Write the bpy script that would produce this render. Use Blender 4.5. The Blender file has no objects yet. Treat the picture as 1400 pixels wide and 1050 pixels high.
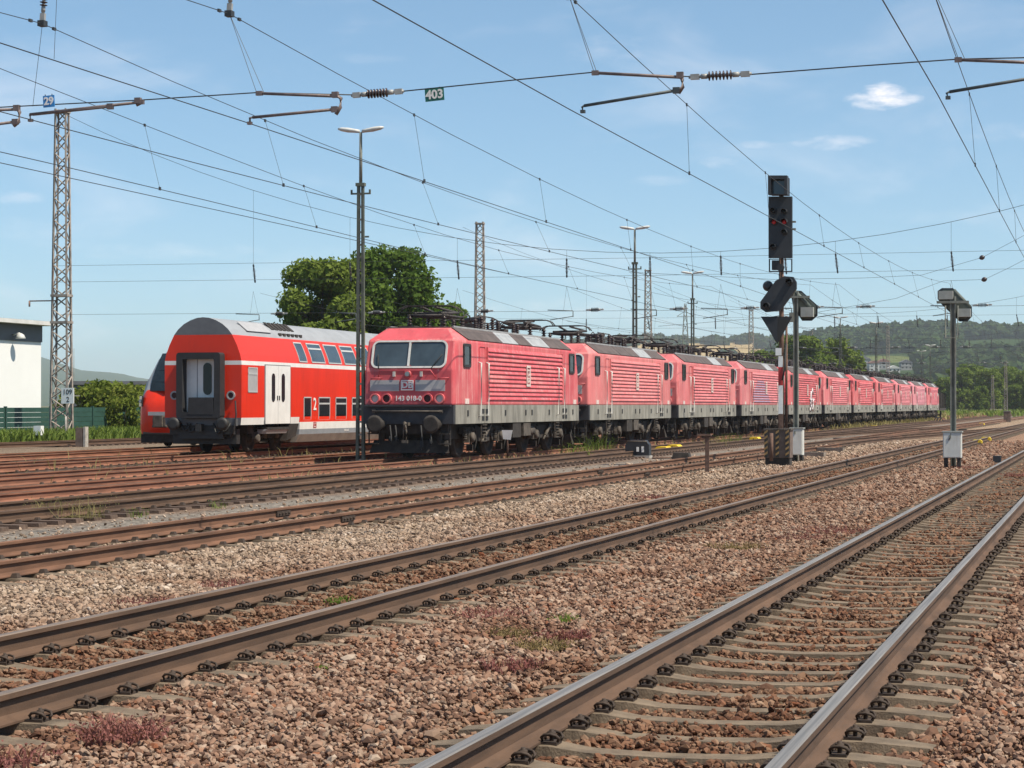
import bpy, bmesh, math, random
import numpy as np
from mathutils import Vector, Matrix, Euler

R = math.radians
random.seed(7)
rng = np.random.default_rng(11)
scene = bpy.context.scene
col = scene.collection

# ------------------------------------------------------------------ camera, sky, sun, exposure
# world X = across the tracks (right positive), Y = along the tracks, Z = 0 at the rail tops
YAW = 15.5
EYE = 1.6
FPX = 2950.0            # focal length in photo pixels (1400 wide)
HOR = 554.0             # photo row of the horizon
cd = bpy.data.cameras.new('camera')
cam = bpy.data.objects.new('camera', cd)
col.objects.link(cam)
cam.location = (0, 0, EYE)
cam.rotation_euler = (R(90) + math.atan((HOR - 525) / FPX), 0, R(YAW))
cd.sensor_width = 36
cd.lens = 36 * FPX / 1400
cd.clip_start = 0.1
cd.clip_end = 40000
scene.camera = cam

SUN_EL, SUN_AZ = 57.0, 103.0          # azimuth measured clockwise from +Y (track direction)
sd = Vector((math.cos(R(SUN_EL)) * math.sin(R(SUN_AZ)), math.cos(R(SUN_EL)) * math.cos(R(SUN_AZ)), math.sin(R(SUN_EL))))
sl = bpy.data.lights.new('sun', 'SUN')
sl.energy = 5.0
sl.angle = R(0.53)
sl.color = (1.0, 0.91, 0.76)
sun = bpy.data.objects.new('sun', sl)
col.objects.link(sun)
sun.rotation_euler = sd.to_track_quat('Z', 'Y').to_euler()

scene.view_settings.view_transform = 'Standard'
scene.view_settings.look = 'None'
scene.view_settings.gamma = 1
scene.view_settings.use_curve_mapping = False
scene.view_settings.exposure = 0.46
scene.cycles.use_denoising = True
scene.cycles.volume_bounces = 1
scene.cycles.max_bounces = 6
scene.cycles.transparent_max_bounces = 8
scene.cycles.volume_step_rate = 1.0
scene.cycles.sample_clamp_indirect = 6

CY, SY = math.cos(R(YAW)), math.sin(R(YAW))


def at(px, py, s):
    "point of the cross plane Y = s that the photo shows at (px, py)"
    k = (px - 700) / FPX
    t = s * (CY * k - SY) / (CY + SY * k)
    Z = -t * SY + s * CY
    return Vector((t, s, EYE + (HOR - py) / FPX * Z))


def at_t(px, py, t):
    "point of the lengthwise plane X = t that the photo shows at (px, py)"
    k = (px - 700) / FPX
    Z = t / (k * CY - SY)
    return Vector((t, Z * (CY + k * SY), EYE + (HOR - py) / FPX * Z))


def at_z(px, dist, py=HOR):
    "point at view depth dist"
    X = (px - 700) / FPX * dist
    return Vector((X * CY - dist * SY, X * SY + dist * CY, EYE + (HOR - py) / FPX * dist))


# world
world = bpy.data.worlds.new('World')
scene.world = world
world.use_nodes = True
nt = world.node_tree
N, L = nt.nodes, nt.links
bg = N['Background']
bg.inputs['Strength'].default_value = 0.112
sky = N.new('ShaderNodeTexSky')
sky.sky_type = 'NISHITA'
sky.sun_disc = False
sky.sun_elevation = R(SUN_EL)
sky.sun_rotation = R(SUN_AZ)
sky.altitude = 100
sky.air_density = 0.6
sky.dust_density = 0.6
sky.ozone_density = 1.0


class NG:
    "tiny helper for math nodes"
    def __init__(self, tree):
        self.t = tree

    def m(self, op, a, b=None, c=None, clamp=False):
        n = self.t.nodes.new('ShaderNodeMath')
        n.operation = op
        n.use_clamp = clamp
        for i, v in enumerate((a, b, c)):
            if v is None:
                continue
            if isinstance(v, (int, float)):
                n.inputs[i].default_value = v
            else:
                self.t.links.new(v, n.inputs[i])
        return n.outputs[0]

    def noise(self, vec, scale, detail=4, rough=.55, dist=0):
        n = self.t.nodes.new('ShaderNodeTexNoise')
        n.inputs['Scale'].default_value = scale
        n.inputs['Detail'].default_value = detail
        n.inputs['Roughness'].default_value = rough
        n.inputs['Distortion'].default_value = dist
        if vec is not None:
            self.t.links.new(vec, n.inputs['Vector'])
        return n.outputs['Fac']

    def mapping(self, vec, scale=(1, 1, 1), loc=None):
        n = self.t.nodes.new('ShaderNodeMapping')
        n.inputs['Scale'].default_value = scale
        self.t.links.new(vec, n.inputs['Vector'])
        if loc is not None:
            self.t.links.new(loc, n.inputs['Location'])
        return n.outputs[0]

    def mix(self, fac, a, b, blend='MIX'):
        n = self.t.nodes.new('ShaderNodeMix')
        n.data_type = 'RGBA'
        n.blend_type = blend
        for sock, v in ((n.inputs[0], fac), (n.inputs[6], a), (n.inputs[7], b)):
            if isinstance(v, (int, float)):
                sock.default_value = v
            elif isinstance(v, (tuple, list)):
                sock.default_value = (*v, 1)[:4]
            else:
                self.t.links.new(v, sock)
        return n.outputs[2]

    def ramp(self, fac, stops, interp='LINEAR'):
        n = self.t.nodes.new('ShaderNodeValToRGB')
        cr = n.color_ramp
        cr.interpolation = interp
        while len(cr.elements) < len(stops):
            cr.elements.new(0.5)
        for e, (p, c) in zip(cr.elements, stops):
            e.position = p
            e.color = (*c, 1) if len(c) == 3 else c
        self.t.links.new(fac, n.inputs[0])
        return n.outputs[0]

    def smooth(self, v, lo, hi):
        n = self.t.nodes.new('ShaderNodeMapRange')
        n.interpolation_type = 'SMOOTHSTEP'
        self.t.links.new(v, n.inputs[0])
        n.inputs[1].default_value = lo
        n.inputs[2].default_value = hi
        return n.outputs[0]


g = NG(nt)
tc = N.new('ShaderNodeTexCoord')
sp = N.new('ShaderNodeSeparateXYZ')
L.new(tc.outputs['Generated'], sp.inputs[0])
az = g.m('ARCTAN2', sp.outputs[0], sp.outputs[1])
el = g.m('ARCSINE', sp.outputs[2])
cb = N.new('ShaderNodeCombineXYZ')
L.new(az, cb.inputs[0])
L.new(g.m('MULTIPLY', el, 2.6), cb.inputs[1])
cvec = cb.outputs[0]
n1 = g.noise(cvec, 62, 6, .6)
n2 = g.noise(cvec, 9, 5, .55, .4)


def cloud(px, py, w, h, amp, edge=1.0):
    a0 = math.atan((px - 700) / FPX) - R(YAW)
    e0 = math.atan((HOR - py) / FPX)
    dx = g.m('DIVIDE', g.m('SUBTRACT', az, a0), w / FPX)
    dy = g.m('DIVIDE', g.m('SUBTRACT', el, e0), h / FPX)
    d = g.m('ADD', g.m('MULTIPLY', dx, dx), g.m('MULTIPLY', dy, dy))
    v = g.m('ADD', g.m('SUBTRACT', 1.0, d), g.m('MULTIPLY', g.m('SUBTRACT', n1, .5), 3.2))
    return g.m('MULTIPLY', g.smooth(v, 0.0, 1.3 * edge), amp)


tot = None
for c in ((1203, 143, 52, 16, .9, 1.3), (1208, 131, 34, 15, .95, 1.3), (1234, 144, 32, 11, .7, 1.5), (1185, 140, 26, 10, .8, 1.4),
          (1140, 198, 66, 12, .5, 1.6), (1040, 201, 40, 9, .36, 1.6), (985, 224, 38, 11, .32, 1.6),
          (850, 70, 95, 24, .24, 2), (900, 95, 80, 30, .17, 2), (15, 278, 60, 10, .28, 1.6), (900, 246, 50, 9, .18, 1.6), (500, 80, 60, 9, .12, 2), (1390, 190, 80, 16, .2, 2), (60, 320, 160, 20, .14, 2),
          (230, 346, 150, 14, .26, 2), (800, 425, 160, 22, .3, 2), (960, 440, 120, 20, .32, 2), (700, 330, 200, 16, .14, 2), (1330, 300, 140, 14, .18, 2)):
    v = cloud(*c)
    tot = v if tot is None else g.m('MAXIMUM', tot, v)
wisp = g.m('MULTIPLY', g.smooth(n2, .48, .80), .24)
tot = g.m('MAXIMUM', tot, wisp)
hsv = N.new('ShaderNodeHueSaturation')
hsv.inputs['Saturation'].default_value = 1.08
hsv.inputs['Value'].default_value = 1.0
L.new(sky.outputs[0], hsv.inputs['Color'])
gam = N.new('ShaderNodeGamma')
gam.inputs[1].default_value = .78
L.new(hsv.outputs[0], gam.inputs[0])
tint = g.mix(1.0, gam.outputs[0], (1.18, 1.44, 1.47), 'MULTIPLY')
skyc = g.mix(tot, tint, (8.6, 8.1, 8.1))
L.new(skyc, bg.inputs['Color'])

# ------------------------------------------------------------------ materials
M = {}


def mat(name, c, rough=.65, metal=0.0, var=.25, scale=2.0, stretch=(1, 1, 1), bump=0.0, bscale=60, c2=None, spec=.5,
        dirt=None, objcol=False, dirt_amt=.5):
    m = bpy.data.materials.new(name)
    m.use_nodes = True
    t = m.node_tree
    g = NG(t)
    b = t.nodes['Principled BSDF']
    tcn = t.nodes.new('ShaderNodeTexCoord')
    oi = t.nodes.new('ShaderNodeObjectInfo')
    off = g.m('MULTIPLY', oi.outputs['Random'], 37.0)
    vec = g.mapping(tcn.outputs['Object'], tuple(scale * a for a in stretch), off)
    f = g.smooth(g.noise(vec, 1.0, 6, .62), .28, .72)
    if objcol:
        lo = g.mix(1.0, oi.outputs['Color'], tuple(1 - var for _ in range(3)), 'MULTIPLY')
        hi = c2 or g.mix(1.0, oi.outputs['Color'], tuple(1 + var for _ in range(3)), 'MULTIPLY')
        if c2:
            hi = g.mix(.35, oi.outputs['Color'], c2)
    else:
        lo = tuple(x * (1 - var) for x in c)
        hi = c2 if c2 else tuple(min(.9, x * (1 + var)) for x in c)
    cc = g.mix(f, lo, hi)
    if dirt:
        f2 = g.smooth(g.noise(g.mapping(tcn.outputs['Object'], (3.1, 3.1, .55), off), 1.6, 7, .7), .5, .78)
        cc = g.mix(g.m('MULTIPLY', f2, dirt_amt), cc, dirt)
    t.links.new(cc, b.inputs['Base Color'])
    b.inputs['Roughness'].default_value = rough
    b.inputs['Metallic'].default_value = metal
    b.inputs['Specular IOR Level'].default_value = spec
    if bump:
        bn = t.nodes.new('ShaderNodeBump')
        bn.inputs['Strength'].default_value = bump
        bn.inputs['Distance'].default_value = .02
        t.links.new(g.noise(tcn.outputs['Object'], bscale, 4, .6), bn.inputs['Height'])
        t.links.new(bn.outputs[0], b.inputs['Normal'])
    M[name] = m
    return m


mat('rail_rust', (.088, .049, .029), .85, 0, .35, 3, (1, .3, 3), .15, 60)
mat('rail_rust_mid', (.135, .066, .038), .9, 0, .35, 3, (1, .3, 3), .15, 60)
mat('frame_grey', (.42, .43, .43), .5, 0, .1, 5)
mat('rail_rust_red', (.20, .085, .05), .9, 0, .35, 3, (1, .3, 3), .15, 60)
mat('rail_polish', (.42, .36, .30), .48, .85, .25, 2, (30, .3, 1))
mat('rail_half_polish', (.27, .20, .15), .55, .6, .3, 2, (30, .3, 1))
mat('sleeper_concrete', (.150, .112, .076), .92, 0, .35, 5, (1, 1, 1), .4, 70, dirt=(.085, .055, .038), dirt_amt=.75)
mat('sleeper_wood', (.095, .062, .045), .95, 0, .4, 6, (.5, 3, 1), .3, 60)
mat('clip_iron', (.042, .027, .019), .8, 0, .3, 10)
mat('loco_paint', (.6, .1, .12), .55, 0, .16, .9, (1, 1, .4), 0, 60, dirt=(.68, .38, .37), objcol=True, dirt_amt=.75, spec=.35)
mat('loco_front_paint', (.45, .06, .09), .5, 0, .12, 1.4, (1, 1, .5), 0, 60, dirt=(.30, .07, .08), objcol=True, dirt_amt=.5, spec=.35)
mat('loco_sill_grey', (.23, .22, .19), .75, 0, .35, 2.2, (1, 1, .3), 0, 60, dirt=(.085, .070, .052), dirt_amt=.75)
mat('loco_front_dark', (.035, .036, .042), .7, 0, .3, 3)
mat('grime', (.030, .025, .022), .9, 0, .5, 4, dirt=(.085, .066, .052), dirt_amt=.5)
mat('grime_light', (.080, .066, .054), .85, 0, .5, 6, dirt=(.035, .028, .022), dirt_amt=.6)
mat('roof_brown', (.085, .066, .062), .8, 0, .3, 2.5)
mat('roof_rust', (.13, .075, .07), .8, 0, .3, 1.5)
mat('panel_light', (.30, .31, .32), .6, 0, .18, 3)
mat('window_glass', (.012, .018, .022), .12, 0, .3, 1, spec=.35)
mat('windscreen_glass', (.045, .065, .08), .08, 0, .3, 1, spec=.6)
mat('frame_white', (.52, .52, .50), .55, 0, .15, 5)
mat('rubber', (.02, .02, .022), .7, 0, .2, 5)
mat('plate_grey', (.34, .34, .35), .6, 0, .08, 4)
mat('logo_white', (.72, .70, .68), .6, 0, .05, 5)
mat('logo_faded', (.62, .50, .46), .6, 0, .2, 12)
mat('lens', (.38, .40, .38), .08, 0, .1, 5, spec=.8)
mat('lens_red', (.045, .006, .007), .35, 0, .1, 5, spec=.3)
mat('panto_iron', (.05, .042, .04), .75, .2, .5, 6)
mat('insulator_brown', (.036, .021, .02), .3, 0, .2, 5)
mat('insulator_grey', (.30, .30, .29), .45, 0, .2, 5)
mat('coach_red', (.66, .030, .008), .38, 0, .10, .7, (1, 1, .4), spec=.4, dirt=(.40, .035, .02), dirt_amt=.45)
mat('coach_white', (.70, .70, .68), .45, 0, .06, 2, dirt=(.42, .38, .34), dirt_amt=.25)
mat('coach_roof', (.27, .28, .295), .55, 0, .10, 1.2)
mat('coach_end_grey', (.12, .125, .135), .6, 0, .15, 2)
mat('belly_grey', (.30, .28, .25), .6, 0, .2, 1.5, dirt=(.14, .12, .10), dirt_amt=.5)
mat('belly_blue_grey', (.24, .27, .30), .6, 0, .1, 2)
mat('mast_galv', (.27, .235, .205), .75, 0, .35, 3, dirt=(.17, .075, .045), dirt_amt=.85)
mat('mast_red_rust', (.26, .155, .12), .85, 0, .35, 3, dirt=(.17, .08, .055), dirt_amt=.6)
mat('post_green', (.085, .095, .075), .7, 0, .3, 4)
mat('post_grey', (.175, .18, .155), .7, 0, .25, 4, dirt=(.15, .10, .07), dirt_amt=.4)
mat('lamp_shade', (.52, .52, .50), .5, 0, .1, 4)
mat('wire', (.045, .05, .055), .55, .3, .2, 3)
mat('wire_light', (.12, .13, .14), .6, .3, .2, 3)
mat('arm_tube', (.16, .125, .12), .6, .2, .3, 8)
mat('arm_dark', (.07, .085, .09), .6, .2, .3, 8)
mat('sign_green', (.012, .125, .095), .5, 0, .05, 5)
mat('sign_blue', (.03, .21, .52), .5, 0, .05, 5)
mat('sign_white', (.75, .76, .74), .5, 0, .06, 5)
mat('sign_black', (.02, .02, .02), .6, 0, .1, 5)
mat('signal_black', (.022, .025, .03), .55, 0, .2, 4, dirt=(.05, .05, .05), dirt_amt=.4)
mat('signal_back', (.075, .09, .08), .65, 0, .2, 4)
mat('signal_box_grey', (.29, .30, .28), .6, 0, .12, 4, dirt=(.25, .2, .15), dirt_amt=.3)
mat('cabinet', (.56, .56, .53), .6, 0, .08, 3, dirt=(.30, .24, .18), dirt_amt=.35)
mat('stripe_red', (.42, .03, .03), .6, 0, .15, 5)
mat('stripe_yellow', (.26, .16, .06), .7, 0, .25, 5)
mat('yellow', (.72, .50, .02), .55, 0, .12, 6)
mat('rust_post', (.13, .075, .055), .9, 0, .35, 6)
mat('box_brown', (.14, .10, .08), .8, 0, .3, 4)
mat('wood_grey', (.20, .165, .135), .9, 0, .35, 4)
mat('concrete', (.36, .34, .31), .9, 0, .25, 6, bump=.3, bscale=40, dirt=(.1, .08, .07), dirt_amt=.6)
mat('wall_white', (.72, .72, .71), .7, 0, .03, .3)
mat('wall_dark_grey', (.11, .12, .135), .7, 0, .12, .5)
mat('fascia', (.55, .54, .52), .7, 0, .1, 1)
mat('roof_tar', (.09, .07, .06), .8, 0, .2, .5)
mat('fence_green', (.022, .066, .050), .6, 0, .18, 2)
mat('bark', (.075, .055, .04), .95, 0, .35, 3)
mat('house_white', (.50, .49, .46), .7, 0, .08, .3)
mat('house_grey', (.27, .27, .26), .7, 0, .1, .3)
mat('tile_red', (.22, .10, .075), .8, 0, .2, 1)
mat('slate', (.13, .13, .14), .8, 0, .2, 1)
mat('graffiti_blue', (.20, .20, .30), .6, 0, .3, 3)
mat('graffiti_white', (.62, .58, .60), .6, 0, .1, 5)


def weather(name, fade, streak, grime_c):
    "sun-bleached, rain-streaked, dusty loco paint over the object's own colour"
    m = M[name]
    t = m.node_tree
    g = NG(t)
    b = t.nodes['Principled BSDF']
    tcn = t.nodes.new('ShaderNodeTexCoord')
    oi = t.nodes.new('ShaderNodeObjectInfo')
    base = b.inputs['Base Color'].links[0].from_socket
    par = g.m('MULTIPLY', oi.outputs['Random'], 23.0)
    v1 = g.mapping(tcn.outputs['Object'], (.35, .35, .5), par)
    c = g.mix(g.m('MULTIPLY', g.smooth(g.noise(v1, 1.5, 5, .6), .42, .70), .42), base, fade)
    v2 = g.mapping(tcn.outputs['Object'], (5.0, 5.0, .22), par)
    c = g.mix(g.m('MULTIPLY', g.smooth(g.noise(v2, 1.3, 5, .7), .52, .72), .62), c, streak)
    v3 = g.mapping(tcn.outputs['Object'], (2.2, 2.2, .6), par)
    c = g.mix(g.m('MULTIPLY', g.smooth(g.noise(v3, 1.1, 7, .75), .54, .72), .62), c, grime_c)
    t.links.new(c, b.inputs['Base Color'])


weather('loco_paint', (.66, .27, .25), (.66, .36, .33), (.30, .075, .06))
weather('loco_front_paint', (.40, .085, .09), (.45, .15, .15), (.15, .035, .038))


def leafmat(name, a, b, trans=.35, patch=.35):
    m = bpy.data.materials.new(name)
    m.use_nodes = True
    t = m.node_tree
    g = NG(t)
    for n in list(t.nodes):
        t.nodes.remove(n)
    out = t.nodes.new('ShaderNodeOutputMaterial')
    geo = t.nodes.new('ShaderNodeNewGeometry')
    oi = t.nodes.new('ShaderNodeObjectInfo')
    f = g.m('ADD', g.m('MULTIPLY', geo.outputs['Random Per Island'], .55),
            g.m('MULTIPLY', g.noise(geo.outputs['Position'], patch, 3), .55))
    f = g.m('ADD', f, g.m('MULTIPLY', g.m('SUBTRACT', oi.outputs['Random'], .5), .3), clamp=True)
    c = g.mix(f, a, b)
    d = t.nodes.new('ShaderNodeBsdfDiffuse')
    tr = t.nodes.new('ShaderNodeBsdfTranslucent')
    t.links.new(c, d.inputs[0])
    t.links.new(g.mix(1.0, c, (1.0, 1.1, .6), 'MULTIPLY'), tr.inputs[0])
    mx = t.nodes.new('ShaderNodeMixShader')
    mx.inputs[0].default_value = trans
    t.links.new(d.outputs[0], mx.inputs[1])
    t.links.new(tr.outputs[0], mx.inputs[2])
    t.links.new(mx.outputs[0], out.inputs[0])
    M[name] = m
    return m


leafmat('leaf_light', (.075, .12, .02), (.20, .25, .055), .4)
leafmat('leaf_dark', (.05, .098, .018), (.15, .215, .045), .4)
leafmat('leaf_far', (.06, .105, .02), (.18, .23, .05))
leafmat('forest_leaf', (.022, .046, .016), (.055, .085, .028), .2, .012)
leafmat('bush_leaf', (.07, .115, .02), (.20, .215, .045))
leafmat('grass_green', (.07, .12, .022), (.19, .24, .06), .3, 2)
leafmat('grass_dry', (.16, .15, .06), (.36, .30, .15), .3, 2)
leafmat('weed_red', (.13, .045, .045), (.33, .15, .13), .25, 5)
leafmat('weed_olive', (.13, .095, .05), (.27, .20, .10), .25, 5)

# ballast stones: one material, colour drawn per stone and by the stretch of track it lies on
m = bpy.data.materials.new('ballast_stone')
m.use_nodes = True
t = m.node_tree
g = NG(t)
b = t.nodes['Principled BSDF']
oi = t.nodes.new('ShaderNodeObjectInfo')
geo = t.nodes.new('ShaderNodeNewGeometry')
sx = t.nodes.new('ShaderNodeSeparateXYZ')
t.links.new(geo.outputs['Position'], sx.inputs[0])
warm = g.ramp(oi.outputs['Random'], ((0, (.105, .066, .05)), (.2, (.20, .125, .09)), (.42, (.30, .195, .14)), (.6, (.385, .275, .205)),
                                     (.74, (.27, .21, .165)), (.88, (.44, .345, .27)), (.93, (.27, .115, .06)), (1, (.48, .42, .35))))
pale = g.ramp(oi.outputs['Random'], ((0, (.12, .095, .075)), (.2, (.23, .18, .135)), (.45, (.33, .26, .195)), (.7, (.40, .325, .255)),
                                     (.85, (.29, .22, .165)), (1, (.52, .46, .39))))
zone = g.m('ADD', sx.outputs[0], g.m('MULTIPLY', g.m('SUBTRACT', g.noise(geo.outputs['Position'], .35, 4), .5), 3.0))
f = g.smooth(zone, -9.9, -7.6)
c = g.mix(f, g.mix(1.0, pale, (1.16, 1.17, 1.18), 'MULTIPLY'), warm)
# brown brake dust lies in and beside the running lines
d1 = g.m('ABSOLUTE', g.m('ADD', sx.outputs[0], 2.2))
d2 = g.m('ABSOLUTE', g.m('ADD', sx.outputs[0], 6.7))
dd = g.m('MINIMUM', d1, g.m('ADD', d2, .3))
f2 = g.m('MULTIPLY', g.m('SUBTRACT', 1.0, g.smooth(dd, .6, 1.9)), .80)
c = g.mix(f2, c, g.mix(1.0, c, (.62, .50, .40), 'MULTIPLY'))
f3 = g.m('MULTIPLY', g.smooth(g.noise(geo.outputs['Position'], .8, 5, .65), .46, .68), .8)
c = g.mix(f3, c, g.mix(1.0, c, (.66, .50, .42), 'MULTIPLY'))
c = g.mix(1.0, c, (.82, .755, .715), 'MULTIPLY')
t.links.new(c, b.inputs['Base Color'])
b.inputs['Roughness'].default_value = .9
b.inputs['Specular IOR Level'].default_value = .25
M['ballast_stone'] = m

# ground sheet
m = bpy.data.materials.new('ground')
m.use_nodes = True
t = m.node_tree
g = NG(t)
b = t.nodes['Principled BSDF']
geo = t.nodes.new('ShaderNodeNewGeometry')
sx = t.nodes.new('ShaderNodeSeparateXYZ')
t.links.new(geo.outputs['Position'], sx.inputs[0])
wob = g.m('MULTIPLY', g.m('SUBTRACT', g.noise(geo.outputs['Position'], .5, 5), .5), 1.6)
xx = g.m('ADD', sx.outputs[0], wob)
mr = t.nodes.new('ShaderNodeMapRange')
t.links.new(xx, mr.inputs[0])
mr.inputs[1].default_value = -60
mr.inputs[2].default_value = 4


def zx(x):
    return (x + 60) / 64


zc = g.ramp(mr.outputs[0], ((0, (.09, .12, .04)), (zx(-47), (.10, .12, .045)), (zx(-46.2), (.24, .20, .165)), (zx(-37), (.26, .22, .18)),
                            (zx(-35), (.24, .145, .105)), (zx(-18.5), (.27, .165, .12)), (zx(-15.6), (.22, .17, .14)), (zx(-15.0), (.25, .245, .24)),
                            (zx(-13.6), (.27, .26, .25)), (zx(-12.6), (.38, .31, .25)), (zx(-8.6), (.37, .30, .24)), (zx(-7.2), (.27, .185, .14)),
                            (zx(-4.5), (.34, .235, .18)), (zx(-3.0), (.21, .14, .10)), (1, (.30, .21, .16))))
vo = t.nodes.new('ShaderNodeTexVoronoi')
vo.inputs['Scale'].default_value = 17
t.links.new(geo.outputs['Position'], vo.inputs['Vector'])
vs = t.nodes.new('ShaderNodeSeparateColor')
t.links.new(vo.outputs['Color'], vs.inputs[0])
cc = g.mix(1.0, zc, g.ramp(vs.outputs[0], ((0, (.40, .38, .36)), (.5, (.95, .95, .95)), (1, (1.5, 1.5, 1.5)))), 'MULTIPLY')
far = g.smooth(sx.outputs[1], 330, 620)
cc = g.mix(far, cc, g.mix(g.noise(geo.outputs['Position'], .02, 4), (.10, .12, .045), (.17, .15, .07)))
patch = g.m('MULTIPLY', g.smooth(g.noise(geo.outputs['Position'], .22, 5), .52, .70), .5)
cc = g.mix(patch, cc, g.mix(1.0, cc, (.74, .64, .56), 'MULTIPLY'))
cc = g.mix(1.0, cc, (.76, .68, .59), 'MULTIPLY')
t.links.new(cc, b.inputs['Base Color'])
b.inputs['Roughness'].default_value = .95
b.inputs['Specular IOR Level'].default_value = .2
bn = t.nodes.new('ShaderNodeBump')
bn.inputs['Strength'].default_value = .9
bn.inputs['Distance'].default_value = .03
t.links.new(g.m('SUBTRACT', 1.0, vo.outputs['Distance']), bn.inputs['Height'])
t.links.new(bn.outputs[0], b.inputs['Normal'])
M['ground'] = m

# hill surface
def hillmat(name, forest, field, bias):
    m = bpy.data.materials.new(name)
    m.use_nodes = True
    t = m.node_tree
    g = NG(t)
    b = t.nodes['Principled BSDF']
    geo = t.nodes.new('ShaderNodeNewGeometry')
    n = g.noise(geo.outputs['Position'], .0035, 4, .5)
    v = g.noise(geo.outputs['Position'], .05, 4, .7)
    f = g.smooth(n, bias - .02, bias + .02)
    c = g.mix(f, g.mix(v, tuple(x * .6 for x in forest), tuple(x * 1.4 for x in forest)),
              g.mix(v, tuple(x * .85 for x in field), tuple(x * 1.15 for x in field)))
    t.links.new(c, b.inputs['Base Color'])
    b.inputs['Roughness'].default_value = 1
    b.inputs['Specular IOR Level'].default_value = 0
    M[name] = m


hillmat('hill_right', (.035, .06, .022), (.11, .13, .045), .62)
hillmat('hill_field', (.33, .24, .12), (.36, .27, .14), .5)
hillmat('hill_far', (.035, .06, .025), (.05, .07, .03), .6)

# ------------------------------------------------------------------ mesh helpers
class MB:
    def __init__(self):
        self.v, self.f, self.mi, self.sm = [], [], [], []

    def add(self, vs, fs, m=0, smooth=False):
        o = len(self.v)
        self.v += [tuple(p) for p in vs]
        for f in fs:
            self.f.append(tuple(i + o for i in f))
            self.mi.append(m)
            self.sm.append(smooth)
        return self

    def hexa(self, p, m=0):
        "8 points: bottom ring 0-3, top ring 4-7"
        return self.add(p, ((3, 2, 1, 0), (4, 5, 6, 7), (0, 1, 5, 4), (1, 2, 6, 5), (2, 3, 7, 6), (3, 0, 4, 7)), m)

    def box(self, c, s, m=0, rot=None, taper=1.0):
        x, y, z = (a / 2 for a in s)
        p = [Vector((sx * x * k, sy * y * k, sz * z)) for sz, k in ((-1, 1), (1, taper)) for sx, sy in ((-1, -1), (1, -1), (1, 1), (-1, 1))]
        if rot is not None:
            p = [rot @ q for q in p]
        c = Vector(c)
        return self.hexa([q + c for q in p], m)

    def tube(self, a, b, r, r2=None, n=8, m=0, cap=True):
        a, b = Vector(a), Vector(b)
        d = (b - a)
        if d.length < 1e-6:
            return self
        q = d.to_track_quat('Z', 'Y')
        r2 = r if r2 is None else r2
        vs = [a + q @ Vector((r * math.cos(2 * math.pi * i / n), r * math.sin(2 * math.pi * i / n), 0)) for i in range(n)]
        vs += [b + q @ Vector((r2 * math.cos(2 * math.pi * i / n), r2 * math.sin(2 * math.pi * i / n), 0)) for i in range(n)]
        self.add(vs, [(i, (i + 1) % n, n + (i + 1) % n, n + i) for i in range(n)], m, n > 4)
        if cap:
            o = len(self.v) - 2 * n
            self.f += [tuple(o + i for i in reversed(range(n))), tuple(o + n + i for i in range(n))]
            self.mi += [m, m]
            self.sm += [False, False]
        return self

    def path(self, pts, r, n=6, m=0):
        pts = [Vector(p) for p in pts]
        vs = []
        for i, p in enumerate(pts):
            d = (pts[min(i + 1, len(pts) - 1)] - pts[max(i - 1, 0)]).normalized()
            q = d.to_track_quat('Z', 'Y')
            vs += [p + q @ Vector((r * math.cos(2 * math.pi * k / n), r * math.sin(2 * math.pi * k / n), 0)) for k in range(n)]
        fs = []
        for i in range(len(pts) - 1):
            for k in range(n):
                a, b2 = i * n + k, i * n + (k + 1) % n
                fs.append((a, b2, b2 + n, a + n))
        fs += [tuple(reversed(range(n))), tuple((len(pts) - 1) * n + k for k in range(n))]
        return self.add(vs, fs, m, n > 4)

    def lathe(self, prof, o, axis=(0, 0, 1), n=12, m=0, smooth=True):
        q = Vector(axis).normalized().to_track_quat('Z', 'Y')
        o = Vector(o)
        vs = []
        for r, z in prof:
            vs += [o + q @ Vector((r * math.cos(2 * math.pi * k / n), r * math.sin(2 * math.pi * k / n), z)) for k in range(n)]
        fs = []
        for i in range(len(prof) - 1):
            for k in range(n):
                a, b2 = i * n + k, i * n + (k + 1) % n
                fs.append((a, b2, b2 + n, a + n))
        self.add(vs, fs, m, smooth)
        e = len(self.v) - len(vs)
        self.f += [tuple(e + k for k in reversed(range(n))), tuple(e + (len(prof) - 1) * n + k for k in range(n))]
        self.mi += [m, m]
        self.sm += [False, False]
        return self

    def prism(self, pts, off, m=0):
        "polygon in 3D pushed by off"
        pts = [Vector(p) for p in pts]
        off = Vector(off)
        n = len(pts)
        vs = pts + [p + off for p in pts]
        fs = [tuple(reversed(range(n))), tuple(range(n, 2 * n))] + [(i, (i + 1) % n, n + (i + 1) % n, n + i) for i in range(n)]
        return self.add(vs, fs, m)

    def ring(self, outer, inner, off, m=0):
        n = len(outer)
        off = Vector(off)
        vs = [Vector(p) for p in outer] + [Vector(p) for p in inner]
        vs += [p + off for p in vs]
        fs = []
        for i in range(n):
            j = (i + 1) % n
            fs += [(2 * n + i, 2 * n + j, 3 * n + j, 3 * n + i), (i, n + i, n + j, j), (i, j, 2 * n + j, 2 * n + i), (n + j, n + i, 3 * n + i, 3 * n + j)]
        return self.add(vs, fs, m)

    def mesh(self, name, mats):
        me = bpy.data.meshes.new(name)
        me.from_pydata(self.v, [], self.f)
        for a in (mats if isinstance(mats, (list, tuple)) else [mats]):
            me.materials.append(M[a])
        me.polygons.foreach_set('material_index', self.mi)
        me.polygons.foreach_set('use_smooth', self.sm)
        bm = bmesh.new()
        bm.from_mesh(me)
        bmesh.ops.recalc_face_normals(bm, faces=bm.faces)
        bm.to_mesh(me)
        bm.free()
        me.update()
        return me

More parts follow.
